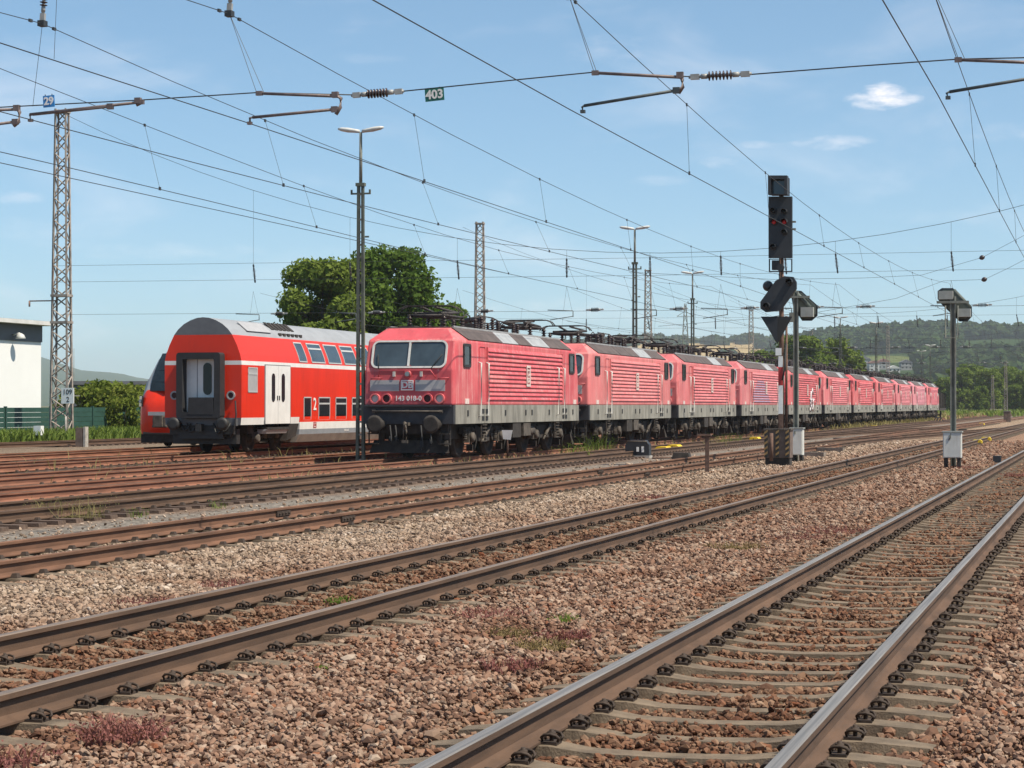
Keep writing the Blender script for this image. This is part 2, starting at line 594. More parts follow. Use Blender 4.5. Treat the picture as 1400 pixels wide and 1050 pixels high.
    def build(self, name, mats, parent=None, loc=None):
        return link(name, self.mesh(name, mats), parent, loc)


def link(name, me, parent=None, loc=None):
    o = bpy.data.objects.new(name, me)
    col.objects.link(o)
    if parent is not None:
        o.parent = parent
    if loc is not None:
        o.location = loc
    return o


def tag(o, label=None, cat=None, group=None, kind=None):
    if label:
        o['label'] = label
    if cat:
        o['category'] = cat
    if group:
        o['group'] = group
    if kind:
        o['kind'] = kind
    return o


def thing(name, label, cat, loc=(0, 0, 0), rz=0, group=None):
    o = bpy.data.objects.new(name, None)
    o.empty_display_size = .2
    col.objects.link(o)
    o.location = loc
    o.rotation_euler = (0, 0, rz)
    return tag(o, label, cat, group)


KIDS = {}


def children(o):
    return [c for c in list(o.children)]


def copy_tree(o, parent=None, skip=()):
    c = o.copy()
    col.objects.link(c)
    c.parent = parent
    for ch in children(o):
        if ch.name.split('.')[0] not in skip:
            copy_tree(ch, c, skip)
    return c


def text(name, body, size, material, parent, loc, rot, extrude=.004, sx=1.0, bold=0.0):
    cu = bpy.data.curves.new('tmp', 'FONT')
    cu.body = body
    cu.size = size
    cu.align_x = 'CENTER'
    cu.align_y = 'CENTER'
    cu.extrude = extrude
    cu.offset = bold
    cu.resolution_u = 3
    tmp = bpy.data.objects.new('tmp', cu)
    col.objects.link(tmp)
    dg = bpy.context.evaluated_depsgraph_get()
    me = bpy.data.meshes.new_from_object(tmp.evaluated_get(dg))
    bpy.data.objects.remove(tmp)
    bpy.data.curves.remove(cu)
    me.name = name
    me.materials.clear()
    me.materials.append(M[material])
    o = link(name, me, parent, loc)
    o.rotation_euler = rot
    o.scale = (sx, 1, 1)
    return o


FRONT = (R(90), 0, 0)            # lettering that faces -Y
SIDE = (R(90), 0, R(90))         # lettering that faces +X


def rrect(x0, x1, y0, y1, r, n=4):
    pts = []
    for cx, cy, a0 in ((x1 - r, y1 - r, 0), (x0 + r, y1 - r, 90), (x0 + r, y0 + r, 180), (x1 - r, y0 + r, 270)):
        for i in range(n + 1):
            a = R(a0 + 90 * i / n)
            pts.append((cx + r * math.cos(a), cy + r * math.sin(a)))
    return pts


def np_mesh(name, verts, faces, material, smooth=False):
    "mesh from numpy: verts (n,3), faces (m,k)"
    me = bpy.data.meshes.new(name)
    nf, k = faces.shape
    me.vertices.add(len(verts))
    me.vertices.foreach_set('co', verts.astype(np.float32).ravel())
    me.loops.add(nf * k)
    me.loops.foreach_set('vertex_index', faces.astype(np.int32).ravel())
    me.polygons.add(nf)
    me.polygons.foreach_set('loop_start', np.arange(nf, dtype=np.int32) * k)
    me.materials.append(M[material])
    me.update(calc_edges=True)
    if smooth:
        me.polygons.foreach_set('use_smooth', np.ones(nf, bool))
    me.validate()
    return me


def scatter(name, pts, rotz, tilt, scale, srcs, idx, kind='stuff', label=None, cat=None):
    "geometry-nodes instances of the source meshes on given points"
    me = bpy.data.meshes.new(name)
    n = len(pts)
    me.vertices.add(n)
    me.vertices.foreach_set('co', pts.astype(np.float32).ravel())
    rot = np.stack([tilt[:, 0], tilt[:, 1], rotz], 1).astype(np.float32)
    a = me.attributes.new('rot', 'FLOAT_VECTOR', 'POINT')
    a.data.foreach_set('vector', rot.ravel())
    a = me.attributes.new('scl', 'FLOAT_VECTOR', 'POINT')
    a.data.foreach_set('vector', scale.astype(np.float32).ravel())
    a = me.attributes.new('idx', 'INT', 'POINT')
    a.data.foreach_set('value', idx.astype(np.int32))
    o = link(name, me)
    tag(o, label, cat, kind=kind)
    c = bpy.data.collections.new(name + '_source')
    for k, s in enumerate(srcs):
        so = bpy.data.objects.new('%s_source_%d' % (name, k), s)
        c.objects.link(so)
    ng = bpy.data.node_groups.new(name, 'GeometryNodeTree')
    ng.interface.new_socket('Geometry', in_out='INPUT', socket_type='NodeSocketGeometry')
    ng.interface.new_socket('Geometry', in_out='OUTPUT', socket_type='NodeSocketGeometry')
    nd = ng.nodes
    gi, go = nd.new('NodeGroupInput'), nd.new('NodeGroupOutput')
    ci = nd.new('GeometryNodeCollectionInfo')
    ci.inputs['Collection'].default_value = c
    ci.inputs['Separate Children'].default_value = True
    ci.inputs['Reset Children'].default_value = True
    ip = nd.new('GeometryNodeInstanceOnPoints')
    ip.inputs['Pick Instance'].default_value = True

    def attr(nm, ty):
        q = nd.new('GeometryNodeInputNamedAttribute')
        q.data_type = ty
        q.inputs['Name'].default_value = nm
        return q.outputs['Attribute']
    lk = ng.links
    lk.new(gi.outputs[0], ip.inputs['Points'])
    lk.new(ci.outputs[0], ip.inputs['Instance'])
    lk.new(attr('idx', 'INT'), ip.inputs['Instance Index'])
    e2r = nd.new('FunctionNodeEulerToRotation')
    lk.new(attr('rot', 'FLOAT_VECTOR'), e2r.inputs[0])
    lk.new(e2r.outputs[0], ip.inputs['Rotation'])
    lk.new(attr('scl', 'FLOAT_VECTOR'), ip.inputs['Scale'])
    lk.new(ip.outputs[0], go.inputs[0])
    md = o.modifiers.new('scatter', 'NODES')
    md.node_group = ng
    return o

# ------------------------------------------------------------------ ground, hills, haze
GZ = -0.24
HAZE = 0.0001


def structure(o):
    o['kind'] = 'structure'
    return o


gv = np.array([(-9000, -60, GZ), (9000, -60, GZ), (9000, 16000, GZ), (-9000, 16000, GZ)], float)
structure(link('ground', np_mesh('ground', gv, np.array([[0, 1, 2, 3]]), 'ground')))


def interp(x, tab):
    return float(np.interp(x, [a for a, _ in tab], [b for _, b in tab]))


def hill_fn(ridge, r0, r1, r2, rough, seed):
    ph = np.random.default_rng(seed).uniform(0, 6.28, 12)

    def z_at(px, d):
        hr = (HOR - interp(px, ridge)) / FPX * r1
        w = (d - r0) / (r1 - r0)
        prof = max(0, min(1, w)) ** 1.15 if d <= r1 else 1 - .5 * ((d - r1) / (r2 - r1)) ** 2
        p = at_z(px, d)
        wob = sum(math.sin(p.x * (.004 + .003 * k) + ph[k]) * math.cos(p.y * (.003 + .0025 * k) + ph[k + 6]) for k in range(6))
        return GZ - 1 + (hr + 1) * prof + rough * wob * prof
    return z_at


def hill(name, material, ridge, r0, r1, r2, x0, x1, nx=160, nr=26, rough=3.0, seed=0):
    z_at = hill_fn(ridge, r0, r1, r2, rough, seed)
    vs = []
    for j in range(nr):
        u = j / (nr - 1)
        d = r0 + (r2 - r0) * u
        for i in range(nx):
            px = x0 + (x1 - x0) * i / (nx - 1)
            p = at_z(px, d)
            vs.append((p.x, p.y, z_at(px, d)))
    fs = [(j * nx + i, j * nx + i + 1, (j + 1) * nx + i + 1, (j + 1) * nx + i) for j in range(nr - 1) for i in range(nx - 1)]
    o = structure(link(name, np_mesh(name, np.array(vs), np.array(fs), material, True)))
    return o, np.array(vs), nx, nr


RIDGE_R = ((-500, 540), (400, 530), (800, 535), (900, 530), (1000, 527), (1060, 497), (1110, 471), (1180, 461), (1240, 458), (1290, 454), (1330, 457), (1370, 453), (1400, 452), (1600, 448), (1900, 462), (2300, 482))
RIDGE_M = ((-300, 545), (450, 530), (600, 500), (700, 478), (800, 472), (880, 469), (1000, 467), (1100, 468), (1200, 478), (1400, 508), (1800, 530))
RIDGE_F = ((-600, 500), (-100, 490), (0, 486), (40, 485), (62, 490), (85, 498), (112, 505), (150, 506), (172, 508), (200, 516), (300, 512), (500, 500),
           (700, 505), (1000, 510), (1500, 500), (2300, 500))
hr_o, hr_v, hr_nx, hr_nr = hill('hills', 'hill_right', RIDGE_R, 1150, 2500, 3000, 760, 2200, seed=3)
right_hill_z = hill_fn(RIDGE_R, 1150, 2500, 3000, 3.0, 3)
hm_o, hm_v, hm_nx, hm_nr = hill('field_hill', 'hill_field', RIDGE_M, 1600, 3300, 3700, 300, 1700, rough=1.2, seed=5)
hill('far_hills', 'hill_far', RIDGE_F, 4200, 7200, 8200, -700, 2300, rough=2.5, seed=8)


def mass_clump(seed, n=70):
    "a rough lump of big leaf faces standing for one far tree, 1 m across"
    r = np.random.default_rng(seed)
    vs, fs = [], []
    for k in range(n):
        d = r.normal(size=3)
        d /= np.linalg.norm(d)
        c = d * (.34 + .16 * r.random()) * (1, 1, .9) + (0, 0, .45)
        nrm = d + r.normal(size=3) * .45
        nrm /= np.linalg.norm(nrm)
        a = np.cross(nrm, r.normal(size=3))
        a /= np.linalg.norm(a)
        bb = np.cross(nrm, a)
        s = .15 + .09 * r.random()
        o = len(vs)
        vs += [c - a * s - bb * s * .8, c + a * s - bb * s, c + a * s * .9 + bb * s, c - a * s + bb * s]
        fs.append((o, o + 1, o + 2, o + 3))
    return np_mesh('forest_clump', np.array(vs), np.array(fs), 'forest_leaf')


CLUMPS = [mass_clump(k) for k in range(4)]


def forest(name, label, vs, nx, nr, n, keep, seed, size=(9, 16)):
    r = np.random.default_rng(seed)
    V = vs.reshape(nr, nx, 3)
    out = []
    ph = r.uniform(0, 6.28, 8)
    while len(out) < n:
        i, j = r.random() * (nx - 1.001), r.random() * (nr - 1.001)
        i0, j0 = int(i), int(j)
        fi, fj = i - i0, j - j0
        p = (V[j0, i0] * (1 - fi) + V[j0, i0 + 1] * fi) * (1 - fj) + (V[j0 + 1, i0] * (1 - fi) + V[j0 + 1, i0 + 1] * fi) * fj
        if keep(p, i / nx, j / nr, ph):
            out.append(p - (0, 0, 1.5))
    pts = np.array(out)
    s = r.uniform(*size, n)
    sc = np.stack([s * r.uniform(.9, 1.4, n), s * r.uniform(.9, 1.4, n), s * r.uniform(.7, 1.1, n)], 1)
    return scatter(name, pts, r.uniform(0, 6.28, n), np.zeros((n, 2)), sc, CLUMPS, r.integers(0, 4, n), label=label, cat='forest')


def keep_r(p, u, v, ph):
    # a clearing with meadows in the upper right, the rest wooded
    w = math.sin(p[0] * .006 + ph[0]) + math.sin(p[1] * .005 + ph[1]) + math.sin(p[0] * .013 + p[1] * .009 + ph[2])
    k = (p[0] * CY + p[1] * SY) / max(1, (-p[0] * SY + p[1] * CY)) * FPX + 700
    meadow = 1305 < k < 1420 and .40 < v < .60 or 1440 < k < 1900 and .35 < v < .55
    town = 1150 < k < 1262 and .12 < v < .47 or 1380 < k < 1402 and .36 < v < .42
    return not meadow and not town and w > -1.9 and v < .80


forest('hillside_forest', 'dense green woodland covering the hillside on the right', hr_v, hr_nx, hr_nr, 11000, keep_r, 4, (11, 19))


def keep_m(p, u, v, ph):
    return .74 < v < .86 or v < .30 or (math.sin(p[0] * .03 + ph[0]) * math.sin(p[1] * .02 + ph[1]) > .93)


forest('ridge_forest', 'dark strip of woodland along the crest above the stubble field', hm_v, hm_nx, hm_nr, 3800, keep_m, 6, (11, 18))

# ------------------------------------------------------------------ tracks
# (t of the centre line as a function of s)
def tr(pts):
    ss = [a for a, _ in pts]
    tt = [b for _, b in pts]

    def f(s):
        if s <= ss[0]:
            return tt[0]
        if s >= ss[-1]:
            return tt[-1]
        for i in range(len(ss) - 1):
            if s <= ss[i + 1]:
                u = (s - ss[i]) / (ss[i + 1] - ss[i])
                u = u * u * (3 - 2 * u)
                return tt[i] + (tt[i + 1] - tt[i]) * u
    return f


C1, C2, C3, C4, C5 = -2.2, -6.7, -11.75, -16.85, -20.15
C6, C7, C8, C9 = -24.05, -29.3, -34.6, -45.2

RAIL = [(-.075, -.172), (.075, -.172), (.075, -.160), (.022, -.145), (.009, -.128), (.009, -.050), (.037, -.036), (.037, -.006), (.030, 0), (-.030, 0),
        (-.036, -.006), (-.036, -.036), (-.009, -.050), (-.009, -.128), (-.022, -.145), (-.075, -.160)]


def rail(parent, f, off, s0, s1, mats, step=None):
    n = 2 if step is None else max(2, int((s1 - s0) / step))
    mb = MB()
    k = len(RAIL)
    vs = []
    for i in range(n):
        s = s0 + (s1 - s0) * i / (n - 1)
        vs += [(f(s) + off + x, s, z) for x, z in RAIL]
    for j in range(k):
        fs = []
        j2 = (j + 1) % k
        for i in range(n - 1):
            fs.append((i * k + j, i * k + j2, (i + 1) * k + j2, (i + 1) * k + j))
        mb.f += fs
        mb.mi += [1 if j in (7, 8, 9) else 0] * len(fs)
        mb.sm += [False] * len(fs)
    mb.v = vs
    mb.f += [tuple(reversed(range(k)))]
    mb.mi += [0]
    mb.sm += [False]
    return mb.build('rail', mats, parent)


def sleeper_mesh(name, material, kind='concrete'):
    mb = MB()
    if kind == 'concrete':
        # monoblock: high shoulders under the rails, waisted in the middle
        st = [(-1.3, .125, .085, -.205), (-1.15, .15, .105, -.190), (-.95, .15, .11, -.178), (-.62, .15, .11, -.178), (-.42, .13, .09, -.205), (0, .11, .08, -.215),
              (.42, .13, .09, -.205), (.62, .15, .11, -.178), (.95, .15, .11, -.178), (1.15, .15, .105, -.190), (1.3, .125, .085, -.205)]
        vs = []
        for x, wb, wt, zt in st:
            vs += [(x, -wb, -.40), (x, wb, -.40), (x, wt, zt), (x, -wt, zt)]
        fs = []
        for i in range(len(st) - 1):
            for k in range(4):
                a, b = i * 4 + k, i * 4 + (k + 1) % 4
                fs.append((a, b, b + 4, a + 4))
        fs += [(3, 2, 1, 0), tuple((len(st) - 1) * 4 + k for k in range(4))]
        mb.add(vs, fs)
    else:
        mb.box((0, 0, -.27), (2.6, .26, .18), taper=.98)
    return mb.mesh(name, material)


def clip_mb(mb, x, y, z, sgn, m=0):
    "one rail fastening: ribbed plate shoulder, bolt with nut, sprung W clip"
    mb.box((x + sgn * .036, y, z + .004), (.11, .115, .016), m)
    mb.tube((x + sgn * .05, y, z), (x + sgn * .05, y, z + .072), .012, n=6, m=m)
    mb.tube((x + sgn * .05, y, z + .036), (x + sgn * .05, y, z + .060), .023, n=6, m=m)
    for k in (-1, 1):
        p = []
        for i in range(7):
            a = math.pi * (i / 6 * 1.35 - .2)
            p.append((x + sgn * (.052 + .048 * math.cos(a)), y + k * (.040 + .016 * math.sin(a)), z + .028 + .026 * math.sin(a)))
        mb.path(p, .009, 5, m)
    return mb


clip_me = {}
for sg in (-1, 1):
    clip_me[sg] = clip_mb(MB(), 0, 0, 0, sg).mesh('rail_clip', 'clip_iron')
SL_CON = sleeper_mesh('sleeper', 'sleeper_concrete')
SL_WOOD = sleeper_mesh('sleeper', 'sleeper_wood', 'wood')
rails_of = {}


def track(label, f, s0, s1, rmats, sl_me, sl_single, sl_joined, clips_to, pitch=.6, step=None, joined_clips_to=0, phase=0.0, sl_mat='sleeper_concrete'):
    root = thing('railway_track', label, 'track', group='railway tracks of the yard')
    root['kind'] = 'structure'
    for sg in (-1, 1):
        rail(root, f, sg * .753, s0, s1, rmats, step)
    # sleepers one by one where they can be picked apart, the rest as one mass
    k0, k1 = sl_single
    s = k0 + phase
    while s < k1:
        jit = random.uniform(-.02, .02)
        o = link('sleeper', sl_me, root, (f(s) + random.uniform(-.02, .02), s + jit, random.uniform(-.006, .004)))
        o.rotation_euler = (0, 0, random.uniform(-.008, .008))
        if s < clips_to:
            for sg in (-1, 1):
                for side in (-1, 1):
                    link('rail_clip', clip_me[side], o, (sg * .753 + side * .078, 0, -.176))
        s += pitch
    mb = MB()
    s = k1 + phase
    nm = 0
    while s < sl_joined:
        mb.box((f(s), s, -.275), (2.6, .25, .17), 0, taper=.92)
        nm += 1
        s += pitch
    if nm:
        o = mb.build('far_sleepers', sl_mat, root)
        o['kind'] = 'stuff'
    if joined_clips_to:
        mb = MB()
        s = max(clips_to, k0) + phase
        while s < joined_clips_to:
            for sg in (-1, 1):
                for side in (-1, 1):
                    mb.box((f(s) + sg * .753 + side * .11, s, -.156), (.085, .10, .045), 0, taper=.6)
            s += pitch
        o = mb.build('far_rail_clips', 'clip_iron', root)
        o['kind'] = 'stuff'
    return root


f1, f2, f3, f4, f5, f6, f8, f9 = [(lambda c: (lambda s: c))(c) for c in (C1, C2, C3, C4, C5, C6, C8, C9)]
f7 = tr([(35, -28.6), (66, -29.3)])
POL = ['rail_rust', 'rail_polish']
HALF = ['rail_rust', 'rail_half_polish']
RUST = ['rail_rust_red', 'rail_rust']
RUST2 = ['rail_rust', 'rail_rust']
RUST3 = ['rail_rust_mid', 'rail_rust_mid']
T1 = track('nearest railway track with shiny rails on concrete sleepers, lower right', f1, 2, 700, POL, SL_CON, (5, 92), 260, 44, joined_clips_to=110)
T2 = track('second railway track from the camera, brownish running rails crossing the whole foreground', f2, 2, 700, HALF, SL_CON, (6, 72), 240, 38, joined_clips_to=110, phase=.2)
T3 = track('third railway track, rusty rails beside the dwarf post and signal cabinet', f3, 4, 700, RUST3, SL_CON, (14, 60), 220, 0, joined_clips_to=120, phase=.1)
T4 = track('brown worn track just in front of the red locomotives', f4, 6, 700, RUST2, SL_WOOD, (26, 48), 200, 0, joined_clips_to=110, sl_mat='sleeper_wood')
T5 = track('rusty track on which the row of red locomotives stands', f5, 8, 400, RUST, SL_WOOD, (36, 60), 260, 0, joined_clips_to=90, sl_mat='sleeper_wood')
T6 = track('rusty red empty track between the locomotives and the double-deck coach', f6, 8, 400, RUST, SL_WOOD, (44, 60), 120, 0, joined_clips_to=80, sl_mat='sleeper_wood')
T7 = track('rusty track under the double-deck coach', f7, 10, 400, RUST, SL_WOOD, (52, 66), 120, 0, joined_clips_to=80, step=4, sl_mat='sleeper_wood')
T8 = track('rusty track under the red and grey railcar', f8, 10, 400, RUST, SL_WOOD, (62, 76), 120, 0, sl_mat='sleeper_wood')
T9 = track('dark track beside the weeds and the green fence', f9, 20, 400, RUST2, SL_WOOD, (86, 100), 140, 0, sl_mat='sleeper_wood')
# crossovers in the far throat
fa = tr([(92, C3), (168, C2)])
fb = tr([(100, C4), (175, C3)])
fc = tr([(140, C5 + .0), (260, C4)])
for f, s0, s1, lab in ((fa, 92, 168, 'crossover track curving from the signal cabinet to the second track'),
                       (fb, 100, 175, 'crossover track in front of the fifth to eighth locomotives'),
                       (fc, 150, 262, 'far crossover track beside the last locomotives')):
    track(lab, f, s0, s1, RUST2, SL_WOOD, (s1, s1), s1 - 12, 0, step=4, sl_mat='sleeper_wood')
# rail joints on the third track and a bonding cable
for s, off in ((30.4, .753), (31.6, -.753), (52.0, .753), (53.4, -.753)):
    mb = MB()
    for k in (-1, 1):
        mb.box((C3 + off + k * .026, s, -.09), (.026, .56, .075))
        for j in range(4):
            mb.tube((C3 + off + k * .03, s - .2 + j * .133, -.09), (C3 + off + k * .065, s - .2 + j * .133, -.09), .018, n=6)
    mb.build('fish_plate', 'clip_iron', T3)

# ------------------------------------------------------------------ ballast
def stone_mesh(seed):
    r = np.random.default_rng(seed)
    bm = bmesh.new()
    bmesh.ops.create_icosphere(bm, subdivisions=1, radius=.5)
    pl = [(v, r.uniform(.24, .44)) for v in r.normal(size=(9, 3))]
    for v in bm.verts:
        p = np.array(v.co)
        for n, d in pl:
            n = n / np.linalg.norm(n)
            k = p @ n
            if k > d:
                p = p - n * (k - d)
        p = p * (1, .82, .66) * r.uniform(.93, 1.07)
        v.co = p
    me = bpy.data.meshes.new('ballast_stone')
    bm.to_mesh(me)
    bm.free()
    me.materials.append(M['ballast_stone'])
    return me


STONES = [stone_mesh(k) for k in range(8)]


def in_sleeper(t, s, c, phase, half=.13, k0=5.0):
    u = (s - k0 - phase + .3) % .6 - .3
    return (np.abs(t - c) < 1.28) & (np.abs(u) < half)


def ballast():
    r = np.random.default_rng(21)
    T, S, D = [], [], []
    bands = [(5.5, 13, 1050, 1.0), (13, 20, 860, 1.05), (20, 30, 480, 1.2), (30, 46, 240, 1.35), (46, 70, 95, 1.75), (70, 110, 36, 2.4)]
    for s0, s1, dens, sz in bands:
        t0, t1 = -15.0, 1.6
        n = int(dens * (s1 - s0) * (t1 - t0))
        t, s = r.uniform(t0, t1, n), r.uniform(s0, s1, n)
        Z = -t * SY + s * CY
        X = t * CY + s * SY
        k = X / Z * FPX + 700
        vis = (k > -260) & (k < 1660) & (Z > 6)
        t, s = t[vis], s[vis]
        sc = np.full(len(t), sz)
        T.append(t)
        S.append(s)
        D.append(sc)
    t, s, sc = map(np.concatenate, (T, S, D))
    # gaps: rails, sleepers, the grey cess between third and fourth track
    ok = np.ones(len(t), bool)
    for c, ph, k0 in ((C1, 0, 5.0), (C2, .2, 6.0), (C3, .1, 14.0)):
        for off in (-.753, .753):
            ok &= np.abs(t - c - off) > .095
        ok &= ~(in_sleeper(t, s, c, ph, .105, k0) & (r.random(len(t)) > .03))
    wob = .5 * np.sin(s * .31) + .3 * np.sin(s * .83 + 1)
    ok &= ~((t < -13.25 + wob) & (r.random(len(t)) > np.clip(.04 + .0 * s, 0, 1)))
    t, s, sc = t[ok], s[ok], sc[ok]
    n = len(t)
    # cribs sit lower than the shoulders
    z = np.full(n, GZ + .035) + r.uniform(-.015, .03, n) + .02 * np.sin(t * 3.1 + s * 1.3) * np.sin(s * 2.3)
    for c, lo in ((C1, -.034), (C2, -.006), (C3, -.010)):
        d = np.abs(t - c)
        z += np.where(d < 1.0, lo, np.where(d < 1.32, lo * .75, 0))
    base = r.lognormal(np.log(.039), .38, n).clip(.022, .10) * sc
    scale = np.stack([base * r.uniform(.9, 1.35, n), base * r.uniform(.85, 1.25, n), base * r.uniform(.8, 1.2, n)], 1)
    # stay below the railhead beside the rails
    for c in (C1, C2, C3):
        for off in (-.753, .753):
            nb = np.abs(t - c - off) < .2
            z = np.where(nb, z - .02, z)
    pts = np.stack([t, s, z], 1)
    scatter('ballast', pts, r.uniform(0, 6.28, n), r.uniform(-.7, .7, (n, 2)), scale, STONES, r.integers(0, 8, n),
            label='loose pinkish brown and beige ballast stones lying between and beside the near tracks', cat='ballast')
    return n


nst = ballast()
print('stones', nst)

# ------------------------------------------------------------------ trees and bushes
def leaves_np(r, clumps, n, leaf, flat=.3):
    k = len(clumps)
    w = np.array([c[3] ** 2 for c in clumps])
    ci = r.choice(k, n, p=w / w.sum())
    C = np.array([c[:3] for c in clumps])[ci]
    rad = np.array([c[3] for c in clumps])[ci]
    d = r.normal(size=(n, 3))
    d /= np.linalg.norm(d, axis=1)[:, None]
    rr = rad * (r.random(n) ** .45)
    P = C + d * rr[:, None] * (1, 1, .82)
    nrm = d * .6 + r.normal(size=(n, 3)) * .6 + (0, 0, flat)
    nrm /= np.linalg.norm(nrm, axis=1)[:, None]
    a = np.cross(nrm, r.normal(size=(n, 3)))
    a /= np.linalg.norm(a, axis=1)[:, None]
    b = np.cross(nrm, a)
    s = leaf * r.uniform(.6, 1.3, n)[:, None]
    V = np.stack([P - a * s * .5, P - b * s * .34 + a * s * .05, P + a * s * .55, P + b * s * .34 + a * s * .05], 1).reshape(-1, 3)
    F = np.arange(n * 4).reshape(n, 4)
    return V, F


def crown_clumps(r, h0, h1, rx, n, top=.5):
    n = int(n * 2.0)
    out = []
    for i in range(n):
        u = r.random()
        z = h0 + (h1 - h0) * u
        w = rx * math.sqrt(max(.04, 1 - ((u - top * .8) / (1.02 - top * .4)) ** 2))
        a = r.uniform(0, 6.28)
        q = w * math.sqrt(r.uniform(.2, 1)) * .82
        cr = rx * r.uniform(.22, .36)
        out.append((q * math.cos(a), q * math.sin(a), min(z, h1 - cr * .5), cr))
    return out


def tree_meshes(seed, h, rx, h0, nleaf, leaf, leafm, nclump=34):
    r = np.random.default_rng(seed)
    cl = crown_clumps(r, h0, h, rx, nclump)
    V, F = leaves_np(r, cl, nleaf, leaf)
    crown = np_mesh('crown', V, F, leafm)
    mb = MB()
    tr_ = .028 * h
    mb.tube((0, 0, -.2), (.1, .05, h * .35), tr_, tr_ * .75, 10)
    mb.tube((.1, .05, h * .35), (.0, .1, h * .75), tr_ * .75, tr_ * .25, 8)
    for c in cl[:14]:
        z0 = min(h * r.uniform(.22, .5), c[2] - .2)
        mb.tube((.05, .05, z0), c[:3], tr_ * .3, tr_ * .07, 6)
    return crown, mb.mesh('trunk', 'bark')


def tree(meshes, p, label, scale=1.0, rz=0.0, group=None, cat='tree', name='broadleaf_tree', trunk=True, sz=None):
    o = thing(name, label, cat, p, rz, group)
    o.scale = (scale, scale, sz or scale)
    link('crown', meshes[0], o)
    if trunk:
        link('trunk', meshes[1], o)
    return o


big_a = tree_meshes(31, 11.8, 3.6, 2.0, 24000, .36, 'leaf_light', 46)
big_b = tree_meshes(32, 12.6, 4.0, 2.0, 28000, .36, 'leaf_dark', 52)
med = [tree_meshes(40 + k, 11, 4.2, 1.0, 7500, .62, 'leaf_far', 34) for k in range(3)]


def ground_at(px, d):
    p = at_z(px, d)
    return (p.x, p.y, GZ)


tree(big_a, ground_at(440, 158), 'light green tree behind the coach, left of its dark neighbour', 1.04)
tree(big_b, ground_at(532, 162), 'tall dark green tree behind the slim lamp post', 1.06, 1.0)
tree(big_b, ground_at(600, 190), 'low dark tree peeping out left of the first pantograph', .84, 2.2)
tree(big_a, ground_at(478, 166), 'pale green tree wedged between the two big crowns behind the coach', .97, 2.0)
# group behind the signals
for px, d, sc, rz, k, lab in ((1050, 395, 1.05, 0, 0, 'round tree just left of the signal mast behind the locomotives'),
                              (1096, 400, 1.30, 1, 1, 'tallest tree between the two signal posts behind the locomotives'),
                              (1132, 405, 1.28, 2, 2, 'tree right of the second signal post behind the locomotives'),
                              (1154, 410, 1.08, 3, 0, 'smaller tree at the right end of the clump behind the locomotives'),
                              (1010, 420, .55, 4, 1, 'low bushy tree left of the signal, half hidden by pantographs')):
    tree(med[k], ground_at(px, d), lab, sc, rz, 'trees behind the locomotive row')
far_spots = [(1204, 650, .72), (1240, 640, .6), (1268, 620, .66), (1288, 600, .85), (1312, 575, 1.05), (1330, 610, 1.2), (1352, 560, 1.0), (1372, 620, 1.15), (1393, 570, .98), (1420, 600, 1.1),
             (1186, 640, .5), (1340, 540, .6), (1385, 545, .62), (1410, 540, .7)]
for i, (px, d, sc) in enumerate(far_spots):
    tree(med[i % 3], ground_at(px, d), 'one of the leafy green trees closing off the yard at far right', sc, i * 1.3, 'trees closing off the far end of the yard')
# shrubs in front of the grey shed
bush_m = []
for k in range(3):
    r = np.random.default_rng(60 + k)
    cl = crown_clumps(r, .4, 2.6, 1.7, 22, .4)
    V, F = leaves_np(r, cl, 2600, .26)
    mb = MB()
    for j in range(7):
        a = r.uniform(0, 6.28)
        mb.tube((0, 0, -.1), (math.cos(a) * .9, math.sin(a) * .9, 1.8), .04, .012, 5)
    bush_m.append((np_mesh('crown', V, F, 'bush_leaf'), mb.mesh('trunk', 'bark')))
for px, d, sc, k, lab in ((112, 128, 1.05, 0, 'yellow green shrub just right of the kilometre board'), (134, 127, 1.2, 1, 'tallest yellowish shrub over the green fence'),
                          (156, 126, 1.15, 2, 'yellow green shrub between the fence and the railcar'), (176, 125, 1.1, 0, 'shrub close to the nose of the railcar'),
                          (190, 122, .95, 1, 'shrub partly hidden by the railcar nose')):
    tree(bush_m[k], ground_at(px, d), lab, sc, px * .1, 'shrubs behind the fence', 'shrub', 'shrub')
vine = tree(bush_m[0], ground_at(168, 117), 'creeper climbing over the green fence beside the railcar', .62, 1.0, None, 'creeper', 'creeper', sz=.85)

# grass and weeds
def blades(r, P, h, w, lean=.35, droop=True):
    n = len(P)
    a = r.uniform(0, 6.28, n)
    side = np.stack([np.cos(a), np.sin(a), np.zeros(n)], 1)
    ld = r.normal(size=(n, 3)) * (1, 1, 0) * lean
    hh = (h * r.uniform(.45, 1.2, n))[:, None]
    w = (np.full(n, w) * r.uniform(.6, 1.3, n))[:, None]
    up = np.array([0, 0, 1.0])
    mid = P + (up * .6 + ld * .4) * hh
    tip = P + (up * (.96 if not droop else .9) + ld * 1.1) * hh
    V = np.stack([P - side * w, P + side * w, mid + side * w * .8, mid - side * w * .8, tip], 1)
    V = np.concatenate([V, V[:, 4:5]], 1)
    V[:, 5] = tip + side * w * .15
    V = V.reshape(-1, 3)
    b = np.arange(n)[:, None] * 6
    F = np.concatenate([b + np.array([[0, 1, 2, 3]]), b + np.array([[3, 2, 5, 4]])], 0)
    return V, F


def strip(name, label, material, n, t0, t1, s0, s1, h, w, seed, cat='grass', clump=None):
    r = np.random.default_rng(seed)
    t, s = r.uniform(t0, t1, n), r.uniform(s0, s1, n)
    if clump:
        k = (np.sin(s * clump + t) * np.sin(s * clump * 2.7 + 2 * t) + r.normal(size=n) * .25) > .2
        t, s = t[k], s[k]
    P = np.stack([t, s, np.full(len(t), GZ)], 1)
    V, F = blades(r, P, h, w)
    tag(link(name, np_mesh(name, V, F, material)), label, cat, kind='stuff')


